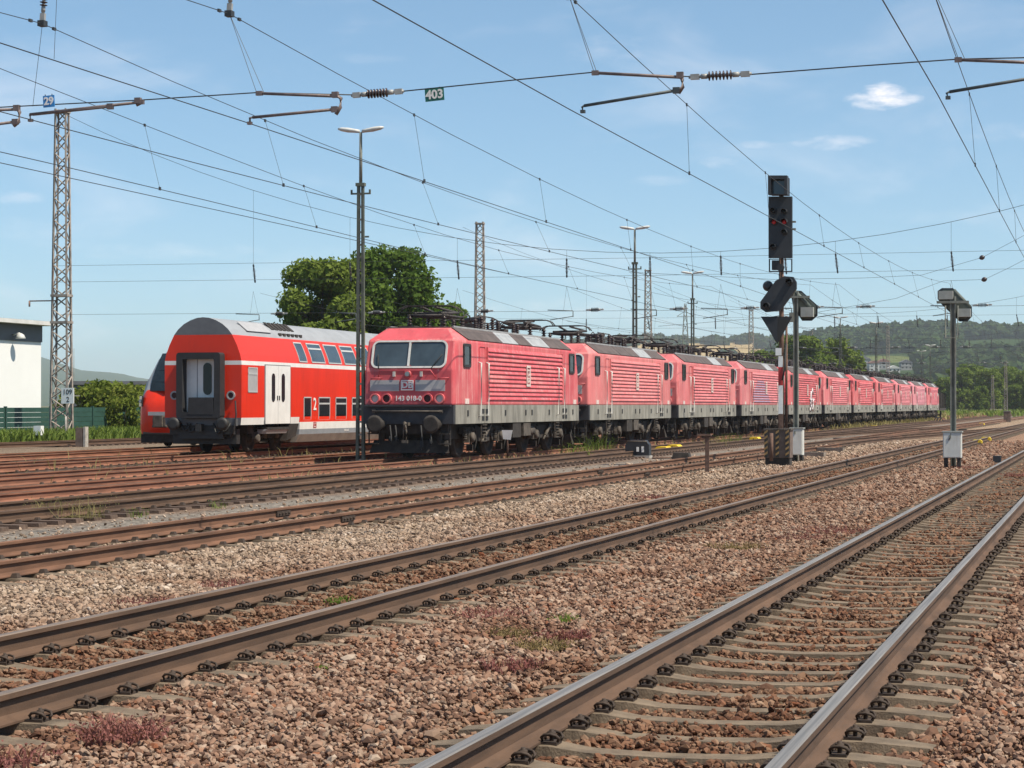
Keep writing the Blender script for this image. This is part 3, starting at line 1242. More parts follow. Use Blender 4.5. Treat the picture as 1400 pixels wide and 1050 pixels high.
strip('verge_grass', 'bright green weeds and grass at the foot of the green fence', 'grass_green', 9000, -51.5, -46.4, 84, 118, .75, .05, 70)
strip('verge_grass', 'bright green weeds on the left end of the verge by the white hall', 'grass_green', 4000, -52, -46.4, 118, 190, .7, .06, 76)
strip('track_weeds', 'thin dry yellow grass growing between the rails under the locomotives', 'grass_dry', 2600, -18.9, -17.75, 44, 150, .34, .012, 71, clump=.9)
strip('track_weeds', 'sparse yellowish stems among the rusty rails at far left', 'grass_dry', 900, -32, -21.2, 38, 72, .45, .011, 72, clump=1.6)
strip('track_weeds', 'tufted dry grass along the far rails by the last locomotives', 'grass_dry', 2500, -18.9, -17.8, 150, 235, .6, .03, 73, clump=.25)
strip('far_verge', 'green and straw coloured verge at the far end of the yard', 'grass_green', 6000, -60, -14, 330, 560, 1.0, .16, 74, clump=.06)
strip('far_verge', 'dry straw verge beyond the last locomotive', 'grass_dry', 2500, -34, -18, 255, 420, .7, .10, 75, clump=.08)


def tuft(name, label, material, p, h, rad, n, seed, w=.004, cat='plant', group=None):
    r = np.random.default_rng(seed)
    a, q = r.uniform(0, 6.28, n), rad * np.sqrt(r.random(n))
    P = np.stack([q * np.cos(a), q * np.sin(a), np.zeros(n) - .02], 1)
    V, F = blades(r, P, h, w, .45)
    # seed heads / small leaves along the blades
    k = n * 2
    b = r.integers(0, n, k)
    u = r.uniform(.35, 1, k)[:, None]
    C = P[b] * (1 + u * .5) + np.array([0, 0, 1.0]) * h * u * r.uniform(.6, 1.1, (k, 1))
    nn = r.normal(size=(k, 3))
    nn /= np.linalg.norm(nn, axis=1)[:, None]
    t2 = np.cross(nn, r.normal(size=(k, 3)))
    t2 /= np.linalg.norm(t2, axis=1)[:, None]
    t3 = np.cross(nn, t2)
    sz = w * 2.2
    V2 = np.stack([C - t2 * sz, C + t3 * sz * .6, C + t2 * sz, C - t3 * sz * .6], 1).reshape(-1, 3)
    F2 = np.arange(k * 4).reshape(k, 4) + len(V)
    # runners along the ground that join the shoots to the root
    e = P * 1.0
    sd_ = np.stack([-np.sin(a), np.cos(a), np.zeros(n)], 1) * w * .6
    z0 = np.array([0, 0, .012])
    V3 = np.stack([-sd_ + z0, sd_ + z0, e + sd_ + z0, e - sd_ + z0], 1)
    V3[:, :2] *= (1, 1, 1)
    V3 = V3.reshape(-1, 3)
    F3 = np.arange(n * 4).reshape(n, 4) + len(V) + len(V2)
    me = np_mesh(name, np.concatenate([V, V2, V3]), np.concatenate([F, F2, F3]), material)
    o = link(name, me, None, p)
    return tag(o, label, cat, group)


def gp(px, py, z=-.19):
    d = (EYE - z) * FPX / (py - HOR)
    p = at_z(px, d)
    return (p.x, p.y, z)


G_RED = 'reddish weeds in the ballast'
for i, (px, py, h, rad, n, mt, lab) in enumerate((
        (168, 1012, .13, .20, 260, 'weed_red', 'largest reddish weed clump in the lower left ballast'),
        (672, 842, .12, .22, 170, 'weed_red', 'reddish weed clump right of the second track, picture centre'),
        (318, 800, .10, .22, 120, 'weed_red', 'small reddish weed beyond the second track, left of centre'),
        (195, 824, .09, .20, 110, 'weed_red', 'low red weed beyond the second track at far left'),
        (1135, 726, .12, .42, 240, 'weed_red', 'broad red weed patch between the two near tracks, on the right'),
        (1098, 735, .10, .30, 130, 'weed_red', 'smaller red weed just left of the broad red patch'),
        (1006, 748, .12, .25, 120, 'weed_olive', 'olive brown tuft left of the red patches between the near tracks'),
        (700, 912, .11, .16, 150, 'weed_red', 'dusky red tuft close to the shiny near rail, lower centre'),
        (745, 884, .11, .16, 150, 'weed_olive', 'olive tuft next to the dusky red one, lower centre'),
        (776, 870, .10, .15, 130, 'weed_red', 'low reddish tuft behind the olive one, lower centre'),
        (700, 866, .10, .14, 110, 'weed_olive', 'olive tuft up the slope from the dusky red one'),
        (8, 1040, .12, .16, 110, 'weed_red', 'reddish weed cut off by the lower left corner'),
        (770, 848, .10, .08, 50, 'grass_green', 'tiny green sprig in the ballast, lower centre'),
        (464, 822, .10, .10, 60, 'grass_green', 'green sprig between the rails of the second track'),
        (442, 912, .05, .04, 24, 'grass_green', 'smallest green sprig in the left ballast'),
        (890, 680, .10, .22, 80, 'weed_red', 'faint red weed beyond the second track near the dwarf post'),
        (775, 762, .30, .04, 8, 'grass_dry', 'single dry stalk standing against the second track'),
        (1315, 640, .12, .30, 90, 'weed_red', 'red weed between the near rails at far right'),
        (1390, 650, .12, .3, 90, 'weed_red', 'red weed at the right edge near the shiny rail'),
        (96, 706, .45, .45, 130, 'grass_dry', 'feathery dry weed in the grey strip at far left'),
        (188, 706, .22, .14, 30, 'grass_green', 'thin green weed in the grey strip at left'),
        (300, 694, .2, .14, 26, 'grass_green', 'small weed in the grey strip right of the thin one'))):
    tuft('weed', lab, mt, gp(px, py, -.175), h * (1.1 if i == 0 else .8), rad * (1 if i == 0 else 1.25), int(n * (1.3 if i == 0 else .8)), 100 + i, w=.005 if py > 690 else .008, group=None)
for i, (px, py, h, rad, n, lab) in enumerate((
        (816, 622, .85, .55, 90, 'tallest green grass tuft in front of the second locomotive'), (790, 626, .6, .5, 60, 'green grass tuft left of the tallest one by the second locomotive'),
        (745, 622, .4, .4, 40, 'short grass tuft under the rear of the first locomotive'), (640, 628, .3, .35, 36, 'grass tuft beside the small white sign under the first locomotive'),
        (1003, 608, .6, .6, 60, 'grass tuft in front of the fourth locomotive left of the cabinet'), (980, 612, .5, .5, 50, 'grass tuft right of the yellow covers'),
        (1055, 580, .7, .5, 50, 'grass tuft behind the striped signal cabinet'))):
    tuft('grass_tuft', lab, 'grass_green' if i in (0, 1, 4) else 'grass_dry', gp(px, py, GZ), h, rad, n, 140 + i, w=.009, cat='grass')

# ------------------------------------------------------------------ electric locomotive
# local frame: x across, y = 0 at the front face and growing to the rear, z from the rail top
LB = 15.65            # body length
LW = 1.43             # half width
ROOFZ = 3.93


def yoff(z):
    "how far the cab front leans back at height z"
    return float(np.interp(z, (1.0, 1.62, 2.66, 3.56, 3.93), (0.02, 0, .04, .34, .95)))


def hw(z):
    return float(np.interp(z, (1.0, 1.62, 3.56, 3.93), (LW, LW, LW - .02, 1.02)))


def fpt(x, z, out=0.0):
    "point on the cab front"
    return Vector((x, yoff(z) - out, z))


def make_loco():
    root = thing('electric_locomotive', 'x', 'locomotive', group='row of red electric locomotives')
    zs = (1.60, 2.10, 2.66, 3.56, ROOFZ)
    cut = .10       # chamfered vertical corner of the cab
    mb = MB()
    rings = []
    for z in zs:
        y, w = yoff(z), hw(z)
        c = cut + (.12 if z < 3.7 else .0)
        pts = [(-w + .05, y), (w - .05, y), (w, y + c), (w, LB - y - c), (w - .05, LB - y), (-w + .05, LB - y), (-w, LB - y - c), (-w, y + c)]
        rings.append([(a, b, z) for a, b in pts])
    vs = [p for rg in rings for p in rg]
    fs, ms = [], []
    for i in range(len(zs) - 1):
        for k in range(8):
            k2 = (k + 1) % 8
            fs.append((i * 8 + k, i * 8 + k2, (i + 1) * 8 + k2, (i + 1) * 8 + k))
            ms.append(1 if k in (0, 4) else 0)
    fs += [tuple(reversed(range(8))), tuple((len(zs) - 1) * 8 + k for k in range(8))]
    ms += [0, 0]
    mb.v, mb.f, mb.mi, mb.sm = vs, fs, ms, [False] * len(fs)
    me = mb.mesh('body', ['loco_paint', 'loco_front_paint'])
    bm = bmesh.new()
    bm.from_mesh(me)
    ed = [e for e in bm.edges if len(e.link_faces) == 2 and e.calc_face_angle(0) > .2]
    bmesh.ops.bevel(bm, geom=ed, offset=.05, segments=2, affect='EDGES', profile=.5)
    bm.to_mesh(me)
    bm.free()
    for p in me.polygons:
        p.use_smooth = False
    link('body', me, root)
    # grey sill along the sides, dark sill across the ends
    mb = MB()
    for sg in (-1, 1):
        mb.box((sg * (LW - .06), LB / 2, 1.325), (.12, LB - .3, .57), 0)
    mb.box((0, LB / 2, 1.33), (2.6, LB - .5, .5), 1)
    mb.build('side_sill', ['loco_sill_grey', 'loco_front_dark'], root)
    for yy, d in ((0, 1), (LB, -1)):
        mb = MB()
        w = LW - .02
        mb.hexa([(-w, yy + d * .0, 1.04), (w, yy, 1.04), (w, yy + d * .24, 1.04), (-w, yy + d * .24, 1.04),
                 (-w, yy - d * .02, 1.60), (w, yy - d * .02, 1.60), (w, yy + d * .2, 1.60), (-w, yy + d * .2, 1.60)])
        mb.box((0, yy - d * .05, 1.585), (2.7, .14, .05))
        mb.build('end_sill', 'loco_front_dark', root)
    # weather streaks, jacking marks, cab step slots on the sill
    for y in (1.4, 5.6, 8.1, 8.9, 11.2, 14.6):
        MB().box((LW + .004, y, 1.36), (.03, .12, .18)).build('jacking_plate', 'sign_black', root)
    for y in (3.05, 3.45, 13.2, 13.6):
        for z in (1.2, 1.42):
            MB().box((LW + .002, y, z), (.03, .24, .13)).build('step_slot', 'sign_black', root)
    # roof slab and the panelled slope
    MB().box((0, LB / 2, ROOFZ + .012), (1.98, LB - 2.0, .05)).build('roof', 'roof_rust', root)
    for sg in (-1, 1):
        for i, (a, b, mm) in enumerate(((1.55, 5.35, 'roof_brown'), (5.4, 7.3, 'panel_light'), (7.35, 9.0, 'roof_brown'), (9.05, 11.4, 'panel_light'), (11.45, 14.1, 'roof_brown'))):
            dz, dx = ROOFZ - 3.56, (LW - .02) - 1.02
            n = Vector((dz, 0, dx)).normalized() * .03
            lo, hi = Vector((LW - .035, 0, 3.575)), Vector((1.03, 0, ROOFZ - .005))
            ya, yb = (a - .55, b + .02) if i == 0 else (a, b)
            yb2 = b + .4 if i == 4 else b
            p = [lo + Vector((0, a, 0)), lo + Vector((0, yb2, 0)), hi + Vector((0, b, 0)), hi + Vector((0, ya if i == 0 else a, 0))]
            p = [Vector((sg * q.x, q.y, q.z)) for q in p]
            MB().prism(p, (sg * n.x, 0, n.z)).build('roof_panel', mm, root)
        MB().box((sg * 1.0, LB / 2, ROOFZ + .05), (.05, LB - 2.6, .05)).build('gutter', 'panel_light', root)
    # louvre slats
    slat = MB()
    L0, L1 = 3.56, 13.0
    slat.prism([(0, L0, 0), (0, L0, .115), (.012, L0, .115), (.055, L0, .022), (.055, L0, 0)], (0, L1 - L0, 0))
    sme = slat.mesh('louvre_slat', 'loco_paint')
    slat = MB()
    slat.prism([(0, L0, 0), (0, L0, .115), (-.012, L0, .115), (-.055, L0, .022), (-.055, L0, 0)], (0, L1 - L0, 0))
    sme2 = slat.mesh('louvre_slat', 'loco_paint')
    for i in range(12):
        link('louvre_slat', sme, root, (LW - .018, 0, 1.77 + .1365 * i))
        link('louvre_slat', sme2, root, (-LW + .018, 0, 1.77 + .1365 * i))
    for sg in (1, -1):
        for y in (L0 - .05, L1 + .05):
            MB().box((sg * (LW - .005), y, 2.58), (.07, .07, 1.66)).build('louvre_frame', 'loco_paint', root)
    # cab side windows, doors, handrails, notices
    for sg in (1, -1):
        for y in (1.32, LB - 1.2):
            o = rrect(y - .38, y + .38, 2.74, 3.46, .08)
            ii = rrect(y - .29, y + .29, 2.82, 3.38, .06)
            fr = MB().ring([(sg * (LW - .03), a, b) for a, b in o], [(sg * (LW - .03), a, b) for a, b in ii], (sg * .055, 0, 0)).build('cab_window', 'rubber', root)
            MB().prism([(sg * (LW - .04), a, b) for a, b in ii], (sg * .045, 0, 0)).build('pane', 'window_glass', fr)
        for y in (2.98, LB - 2.98):
            d = rrect(y - .33, y + .33, 1.68, 3.42, .05, 2)
            d2 = rrect(y - .31, y + .31, 1.70, 3.40, .04, 2)
            dr = MB().ring([(sg * (LW - .02), a, b) for a, b in d], [(sg * (LW - .02), a, b) for a, b in d2], (sg * .022, 0, 0)).build('door_seam', 'loco_front_paint', root)
            for k in (-.42, .42):
                mb = MB()
                mb.path([(sg * LW, y + k, 2.92), (sg * (LW + .09), y + k, 2.90), (sg * (LW + .09), y + k, 1.28), (sg * LW, y + k, 1.26)], .026, 6)
                mb.build('handrail', 'frame_white', root)
        for y in (1.32, LB - .75):
            MB().box((sg * (LW + .003), y, 1.72), (.012, .42, .16)).build('notice_plate', 'logo_faded', root)
    # logo on the louvres
    lg = MB().ring([(LW + .045, 8.05, 2.22), (LW + .045, 8.55, 2.22), (LW + .045, 8.55, 2.92), (LW + .045, 8.05, 2.92)],
                   [(LW + .045, 8.13, 2.30), (LW + .045, 8.47, 2.30), (LW + .045, 8.47, 2.84), (LW + .045, 8.13, 2.84)], (.012, 0, 0)).build('side_emblem', 'logo_faded', root)
    text('emblem_lettering', 'DB', .36, 'logo_faded', lg, (LW + .05, 8.3, 2.57), (R(90), R(90), R(90)), .006, 1.0, .008)
    # cab fronts
    for end in (0, 1):
        def F(x, z, out=0.0):
            p = fpt(x, z, out)
            return p if end == 0 else Vector((-p.x, LB - p.y, p.z))
        d = -1 if end == 0 else 1
        # windscreen: frame ring and two panes following the slope
        o = rrect(-1.20, 1.16, 2.70, 3.53, .2, 5)
        i1 = rrect(-1.145, 1.105, 2.75, 3.48, .16, 5)
        fr = MB().ring([F(a, b, .005) for a, b in o], [F(a, b, .005) for a, b in i1], (0, d * .045, .012)).build('windscreen_frame', 'frame_white', root)
        MB().prism([F(-.05, 2.76, .006), F(.01, 2.76, .006), F(.01, 3.47, .006), F(-.05, 3.47, .006)], (0, d * .05, .012)).build('centre_pillar', 'frame_white', fr)
        for x0, x1 in ((-1.12, -.05), (.01, 1.08)):
            pts = [F(max(x0, min(x1, a)), b, -.01) for a, b in rrect(x0, x1, 2.76, 3.47, .1, 4)]
            MB().prism(pts, (0, d * .03, .006)).build('windscreen', 'windscreen_glass', root)
        # wipers
        for x0, x1 in ((-.93, -1.0), (.70, 1.02)):
            MB().path([F(x0, 2.68, .05), F((x0 + x1) / 2, 2.9, .07), F(x1, 3.12, .06)], .014, 5).build('wiper', 'rubber', root)
        # handrail under the windscreen
        mb = MB()
        mb.path([F(-.95, 2.42, .02), F(-.9, 2.55, .10), F(-.85, 2.64, .12), F(.72, 2.64, .12), F(.78, 2.55, .10), F(.85, 2.42, .02)], .018, 6)
        mb.build('front_handrail', 'loco_front_paint', root)
        mb = MB()
        for x0 in (-1.15, .95):
            mb.path([F(x0, 2.41, .0), F(x0, 2.41, .10), F(x0 + .3, 2.41, .10), F(x0 + .3, 2.41, 0)], .016, 6)
        mb.build('hand_bar', 'loco_front_paint', root)
        # top lamp and two brackets
        lp = MB()
        lp.lathe([(.115, 0), (.115, .06), (.09, .08)], F(-.02, 2.53, 0), (0, d, 0), 14)
        lp.build('top_lamp', 'loco_front_paint', root)
        MB().lathe([(.075, 0), (.07, .02)], F(-.02, 2.53, .082), (0, d, 0), 12).build('lens', 'lens', root)
        for x in (-.45, .40):
            MB().box(F(x, 2.53, .03), (.07, .06, .15)).build('lamp_bracket', 'frame_white', root)
        # grey plates, emblem
        for x0, x1 in ((-1.20, -.29), (.22, 1.14)):
            MB().prism([F(x0, 2.02, .0), F(x1, 2.02, 0), F(x1, 2.35, 0), F(x0, 2.35, 0)], (0, d * .025, 0)).build('front_plate', 'plate_grey', root)
        e = MB().prism([F(-.245, 2.03, 0), F(.175, 2.03, 0), F(.175, 2.36, 0), F(-.245, 2.36, 0)], (0, d * .02, 0)).build('front_emblem', 'loco_front_paint', root)
        q = [(-.23, 2.045), (.16, 2.045), (.16, 2.345), (-.23, 2.345)]
        q2 = [(-.20, 2.075), (.13, 2.075), (.13, 2.315), (-.20, 2.315)]
        MB().ring([F(a, b, .018) for a, b in q], [F(a, b, .018) for a, b in q2], (0, d * .012, 0)).build('emblem_border', 'logo_white', e)
        if end == 0:
            text('emblem_letters', 'DB', .255, 'logo_white', e, F(-.035, 2.195, .026), FRONT, .006, 1.05, .008)
            text('number_lettering', '143 018-0', .205, 'logo_white', root, F(0, 1.80, .012), FRONT, .004, 1.0, .004)
        # headlamps: outer white ones, inner tail lamps
        for x in (-1.03, -.66, .62, .99):
            hl = MB()
            oc = [(x + .155 * math.cos(a * R(22.5)), 1.80 + .155 * math.sin(a * R(22.5))) for a in range(16)]
            ic = [(x + .115 * math.cos(a * R(22.5)), 1.80 + .115 * math.sin(a * R(22.5))) for a in range(16)]
            hl.ring([F(a, b, -.02) for a, b in oc], [F(a, b, -.02) for a, b in ic], (0, d * .13, 0))
            h = hl.build('headlamp', 'loco_paint', root)
            outer = abs(x) > .8
            MB().prism([F(a, b, -.015) for a, b in ic], (0, d * .05, 0)).build('lens', 'lens' if outer else 'lens_red', h)
        # step rail over the buffer beam, plates
        mb = MB()
        mb.tube(F(-1.1, 1.42, .12), F(1.1, 1.42, .12), .028, n=6)
        for x in (-1.05, 0, 1.05):
            mb.box(F(x, 1.42, .06), (.10, .12, .10))
        mb.build('step_rail', 'grime_light', root)
        # buffers
        for x in (-.875, .875):
            b0 = F(x, 1.04, 0)
            mb = MB()
            ax = (0, d, 0)
            mb.lathe([(.17, -.05), (.17, .12), (.12, .14), (.12, .40), (.10, .40), (.10, .52)], b0, ax, 14)
            mb.lathe([(.26, .52), (.27, .55), (.20, .585)], b0, ax, 18)
            mb.build('buffer', 'grime', root)
        # coupling hook, screw link, hoses
        mb = MB()
        c0 = F(0, 1.04, 0)
        mb.box(c0 + Vector((0, d * .12, 0)), (.16, .30, .10))
        mb.path([c0 + Vector((0, d * q1, q2)) for q1, q2 in ((.2, 0), (.34, .04), (.40, -.04), (.34, -.13), (.27, -.09))], .04, 8)
        mb.path([c0 + Vector((0, d * .30, -.02)), c0 + Vector((.05, d * .34, -.22)), c0 + Vector((.05, d * .34, -.48))], .028, 6)
        mb.path([c0 + Vector((0, d * .30, -.02)), c0 + Vector((-.05, d * .34, -.22)), c0 + Vector((-.05, d * .34, -.48))], .028, 6)
        mb.box(c0 + Vector((0, d * .34, -.52)), (.18, .08, .09))
        mb.build('coupling', 'grime_light', root)
        for x, r_, zz in ((-.55, .14, .5), (-.38, .13, .52), (.42, .12, .30), (.70, .15, .42)):
            mb = MB()
            pts = [F(x, 1.0, .10)]
            for k in range(1, 8):
                u = k / 7
                pts.append(F(x + .10 * math.sin(u * 3.1), 1.0 - (1.0 - zz) * math.sin(u * 2.4) / 1.0, .10 + .16 * math.sin(u * 3.0)))
            mb.path(pts, .026, 6)
            mb.build('brake_hose', 'rubber', root)
        # rail guard / snow plough and beam under the buffers
        mb = MB()
        mb.box(F(0, .90, -.16), (2.4, .16, .30))
        mb.hexa([F(-1.25, .18, -.05), F(1.25, .18, -.05), F(1.2, .18, -.2), F(-1.2, .18, -.2), F(-1.15, .55, -.2), F(1.15, .55, -.2), F(1.15, .55, -.3), F(-1.15, .55, -.3)])
        for x in (-.9, .9):
            mb.box(F(x, .65, -.22), (.12, .1, .35))
        mb.build('rail_guard', 'grime', root)
        for x in (-1.1, 1.12):
            mb = MB()
            for zz in (.45, .75):
                mb.box(F(x, zz, -.02), (.34, .2, .03))
            for k in (-.16, .16):
                mb.box(F(x + k, .72, -.06), (.03, .05, .62))
            mb.build('shunter_step', 'grime', root)
    # bogies
    for yc in (4.0, LB - 4.0):
        bg_ = MB()
        for sg in (-1, 1):
            x = sg * 1.08
            bg_.box((x, yc, .82), (.14, 4.4, .20))
            bg_.box((x, yc, .62), (.13, 1.5, .28))
            for k in (-1, 1):
                bg_.hexa([(x - .07, yc + k * 1.4 - .35, .5), (x + .07, yc + k * 1.4 - .35, .5), (x + .07, yc + k * 1.4 + .35, .5), (x - .07, yc + k * 1.4 + .35, .5),
                          (x - .07, yc + k * 1.2 - .45, .8), (x + .07, yc + k * 1.2 - .45, .8), (x + .07, yc + k * 1.2 + .45, .8), (x - .07, yc + k * 1.2 + .45, .8)])
        bg_.box((0, yc, .65), (2.0, 1.2, .35))
        bo = bg_.build('bogie', 'grime', root)
        for k in (-1, 1):
            w = MB()
            y = yc + k * 1.65
            for sg in (-1, 1):
                w.lathe([(.66, -.02), (.655, .02), (.625, .03), (.62, .13), (.5, .13), (.46, .08), (.18, .08), (.18, .18)], (sg * .75 - sg * .02, y, .625), (sg, 0, 0), 28)
            w.tube((-.8, y, .625), (.8, y, .625), .09, n=10)
            w.build('wheelset', 'grime', bo)
            for sg in (-1, 1):
                ab = MB()
                ab.box((sg * 1.14, y, .62), (.22, .42, .34), taper=.85)
                ab.lathe([(.15, 0), (.15, .10), (.09, .13)], (sg * 1.24, y, .62), (sg, 0, 0), 12)
                ab.build('axle_box', 'grime_light', bo)
                for kk in (-.42, .42):
                    sp_ = MB()
                    for j in range(6):
                        sp_.lathe([(.06, -.02), (.09, 0), (.06, .02)], (sg * 1.17, y + kk, .58 + j * .055), (0, 0, 1), 10)
                    sp_.tube((sg * 1.17, y + kk, .52), (sg * 1.17, y + kk, .9), .05, n=8)
                    sp_.build('coil_spring', 'grime_light', bo)
                sb = MB()
                sb.path([(sg * 1.16, y + .62, .95), (sg * 1.24, y + .60, .5), (sg * 1.2, y + .5, .16)], .028, 5)
                sb.box((sg * 1.0, y + .70, .28), (.2, .1, .2))
                sb.build('sand_pipe', 'grime', bo)
        for sg in (-1, 1):
            dm = MB()
            dm.tube((sg * 1.25, yc - .3, .55), (sg * 1.25, yc + .5, 1.0), .06, n=8)
            dm.tube((sg * 1.25, yc - .55, .42), (sg * 1.25, yc - .3, .55), .035, n=6)
            dm.build('damper', 'grime_light', bo)
    # ladder steps under the doors and boxes between the bogies
    for sg in (-1, 1):
        for y in (3.25, LB - 3.25):
            mb = MB()
            for k in (-.22, .22):
                mb.box((sg * 1.38, y + k, .76), (.03, .03, .60))
            for j in range(6):
                mb.box((sg * 1.39, y, .49 + j * .1), (.10, .44, .022))
            mb.build('cab_ladder', 'grime_light', root)
        mb = MB()
        mb.box((sg * 1.2, LB / 2 - .75, .78), (.42, 1.0, .46), 0)
        mb.box((sg * 1.2, LB / 2 + .55, .80), (.42, .9, .42), 1)
        mb.tube((sg * 1.15, LB / 2 + 1.2, .75), (sg * 1.15, LB / 2 + 2.0, .75), .17, n=12, m=1)
        mb.box((sg * .9, LB / 2, .95), (.3, 7.2, .12), 0)
        mb.build('equipment_box', ['grime', 'grime_light'], root)
    MB().box((0, LB / 2, .8), (1.9, LB - 1.2, .45)).build('underframe', 'grime', root)
    # roof gear: insulators, bus bars, main switch, pantographs

    def insul(mb, p, h, r=.085, n=5, m=0):
        p = Vector(p)
        mb.tube(p, p + Vector((0, 0, h)), r * .5, n=8, m=m)
        for j in range(n):
            z = h * (j + .6) / (n + .3)
            mb.lathe([(r * .5, -h * .05), (r, -h * .02), (r * .9, h * .02), (r * .5, h * .06)], p + Vector((0, 0, z)), (0, 0, 1), 10, m)
    for py, dd in ((2.75, 1), (LB - 2.75, -1)):
        pg = MB()
        zf = ROOFZ + .42
        for sx_ in (-.55, .55):
            for yy in (-.95, .95):
                insul(pg, (sx_, py + yy, ROOFZ + .02), .38, .10, 4, 1)
        for sx_ in (-.55, .55):
            pg.tube((sx_, py - 1.05, zf), (sx_, py + 1.05, zf), .04, n=6)
        for yy in (-.95, -.2, .95):
            pg.tube((-.6, py + yy, zf), (.6, py + yy, zf), .04, n=6)
        pt = pg.build('pantograph', ['panto_iron', 'insulator_brown'], root)
        ar = MB()
        for sx_ in (-.42, .42):
            ar.tube((sx_, py - dd * .9, zf + .06), (sx_ * .9, py + dd * 1.1, zf + .15), .05, n=6)
            ar.tube((sx_ * .9, py + dd * 1.1, zf + .15), (sx_ * .5, py - dd * .85, zf + .26), .038, n=6)
            ar.tube((sx_, py, zf), (sx_ * .7, py + dd * .4, zf + .2), .02, n=5)
        ar.box((0, py + dd * .2, zf + .05), (.7, .8, .18))
        ar.box((0, py - dd * .7, zf + .02), (.9, .2, .14))
        for k in range(5):
            ar.lathe([(.05, -.03), (.075, 0), (.05, .03)], (.25, py - .5 + k * .08, zf + .05), (0, 1, 0), 8)
        ar.build('pantograph_arm', 'panto_iron', pt)
        for yy in (-.82, -.55):
            ch = MB()
            y = py + dd * yy
            ch.path([(-1.0, y, zf + .10), (-.9, y, zf + .22), (-.72, y, zf + .29), (.72, y, zf + .29), (.9, y, zf + .22), (1.0, y, zf + .10)], .020, 6)
            ch.box((0, y, zf + .30), (1.25, .06, .03))
            ch.build('collector_head', 'panto_iron', pt)
        # curved horns lifting off the frame
        ch = MB()
        for sx_ in (-.6, .6):
            ch.path([(sx_, py + dd * .9, zf), (sx_, py + dd * 1.3, zf + .12), (sx_, py + dd * 1.6, zf + .05), (sx_, py + dd * 1.75, zf - .12)], .02, 5)
        ch.build('horn', 'panto_iron', pt)
    for y, xx, h in ((5.0, -.5, .42), (5.5, .45, .42), (6.2, -.5, .42), (6.2, .45, .5), (7.0, .1, .55), (7.3, -.45, .42), (7.35, .5, .5), (8.2, .45, .42), (8.2, -.5, .42), (9.0, .2, .5), (9.9, -.4, .42),
                     (9.9, .5, .42), (10.8, .4, .42)):
        mb = MB()
        insul(mb, (xx, y, ROOFZ + .03), h, .095, 6)
        mb.build('roof_insulator', 'insulator_brown', root)
    mb = MB()
    mb.path([(-.5, 3.5, ROOFZ + .47), (-.5, 5.0, ROOFZ + .47), (-.5, 6.2, ROOFZ + .47), (-.45, 7.3, ROOFZ + .48), (-.5, 8.2, ROOFZ + .47), (-.4, 9.9, ROOFZ + .47), (-.4, 12, ROOFZ + .47)], .025, 6)
    mb.path([(.45, 5.5, ROOFZ + .47), (.45, 6.2, ROOFZ + .55), (.1, 7.0, ROOFZ + .62), (.5, 7.35, ROOFZ + .55), (.45, 8.2, ROOFZ + .48), (.5, 9.9, ROOFZ + .47), (.4, 10.8, ROOFZ + .47)], .022, 6)
    mb.build('bus_bar', 'panto_iron', root)
    mb = MB()
    mb.box((0, 6.6, ROOFZ + .2), (.5, .7, .28))
    mb.tube((-.3, 7.0, ROOFZ + .46), (.5, 6.3, ROOFZ + .5), .09, n=10)
    mb.box((.1, 9.4, ROOFZ + .15), (.6, .5, .2))
    mb.box((-.5, 1.8, ROOFZ + .05), (.5, .9, .08))
    mb.build('main_switch', 'panto_iron', root)
    return root


LOCO0 = 61.1
PITCH = 17.2
loco = make_loco()
paints = [(.55, .085, .10), (.58, .16, .16), (.57, .145, .15), (.56, .16, .17), (.50, .08, .085), (.58, .14, .15), (.56, .09, .10), (.54, .11, .12),
          (.59, .17, .19), (.62, .23, .27), (.60, .14, .165)]
labels = ['red electric locomotive numbered 143 018-0, first of the row, with double windscreen',
          'second locomotive of the row, directly behind the one numbered 143 018-0',
          'third locomotive of the row, two places behind the one numbered 143 018-0',
          'fourth locomotive of the row, with a grey blue graffiti patch on its louvres',
          'fifth locomotive of the row, darker red, with a white graffiti scrawl low on its side',
          'sixth locomotive of the row, right after the one with the white scrawl',
          'seventh locomotive of the row, bright red louvres, two after the white scrawl',
          'eighth locomotive of the row, above the left yellow cover by the far rails',
          'ninth locomotive of the row, third from its far end',
          'palest pink locomotive, second from the far end of the row',
          'last locomotive at the far right end of the row']


def recolour(o, c):
    o.color = (*c, 1)
    for ch in o.children:
        recolour(ch, c)


locos = [loco]
for i in range(1, 11):
    o = copy_tree(loco, skip=('number_lettering',))
    locos.append(o)
for i, o in enumerate(locos):
    o.location = (C5, LOCO0 + PITCH * i, 0)
    o['label'] = labels[i]
    recolour(o, paints[i])
    if i > 0:
        pl = [c for c in o.children if c.name.startswith('roof_panel')]
        for c in pl:
            if 4.5 < max(v.co.y for v in c.data.vertices) < 8:
                c.material_slots[0].link = 'OBJECT'
                c.material_slots[0].material = M['roof_brown']
                c.location.z = .001
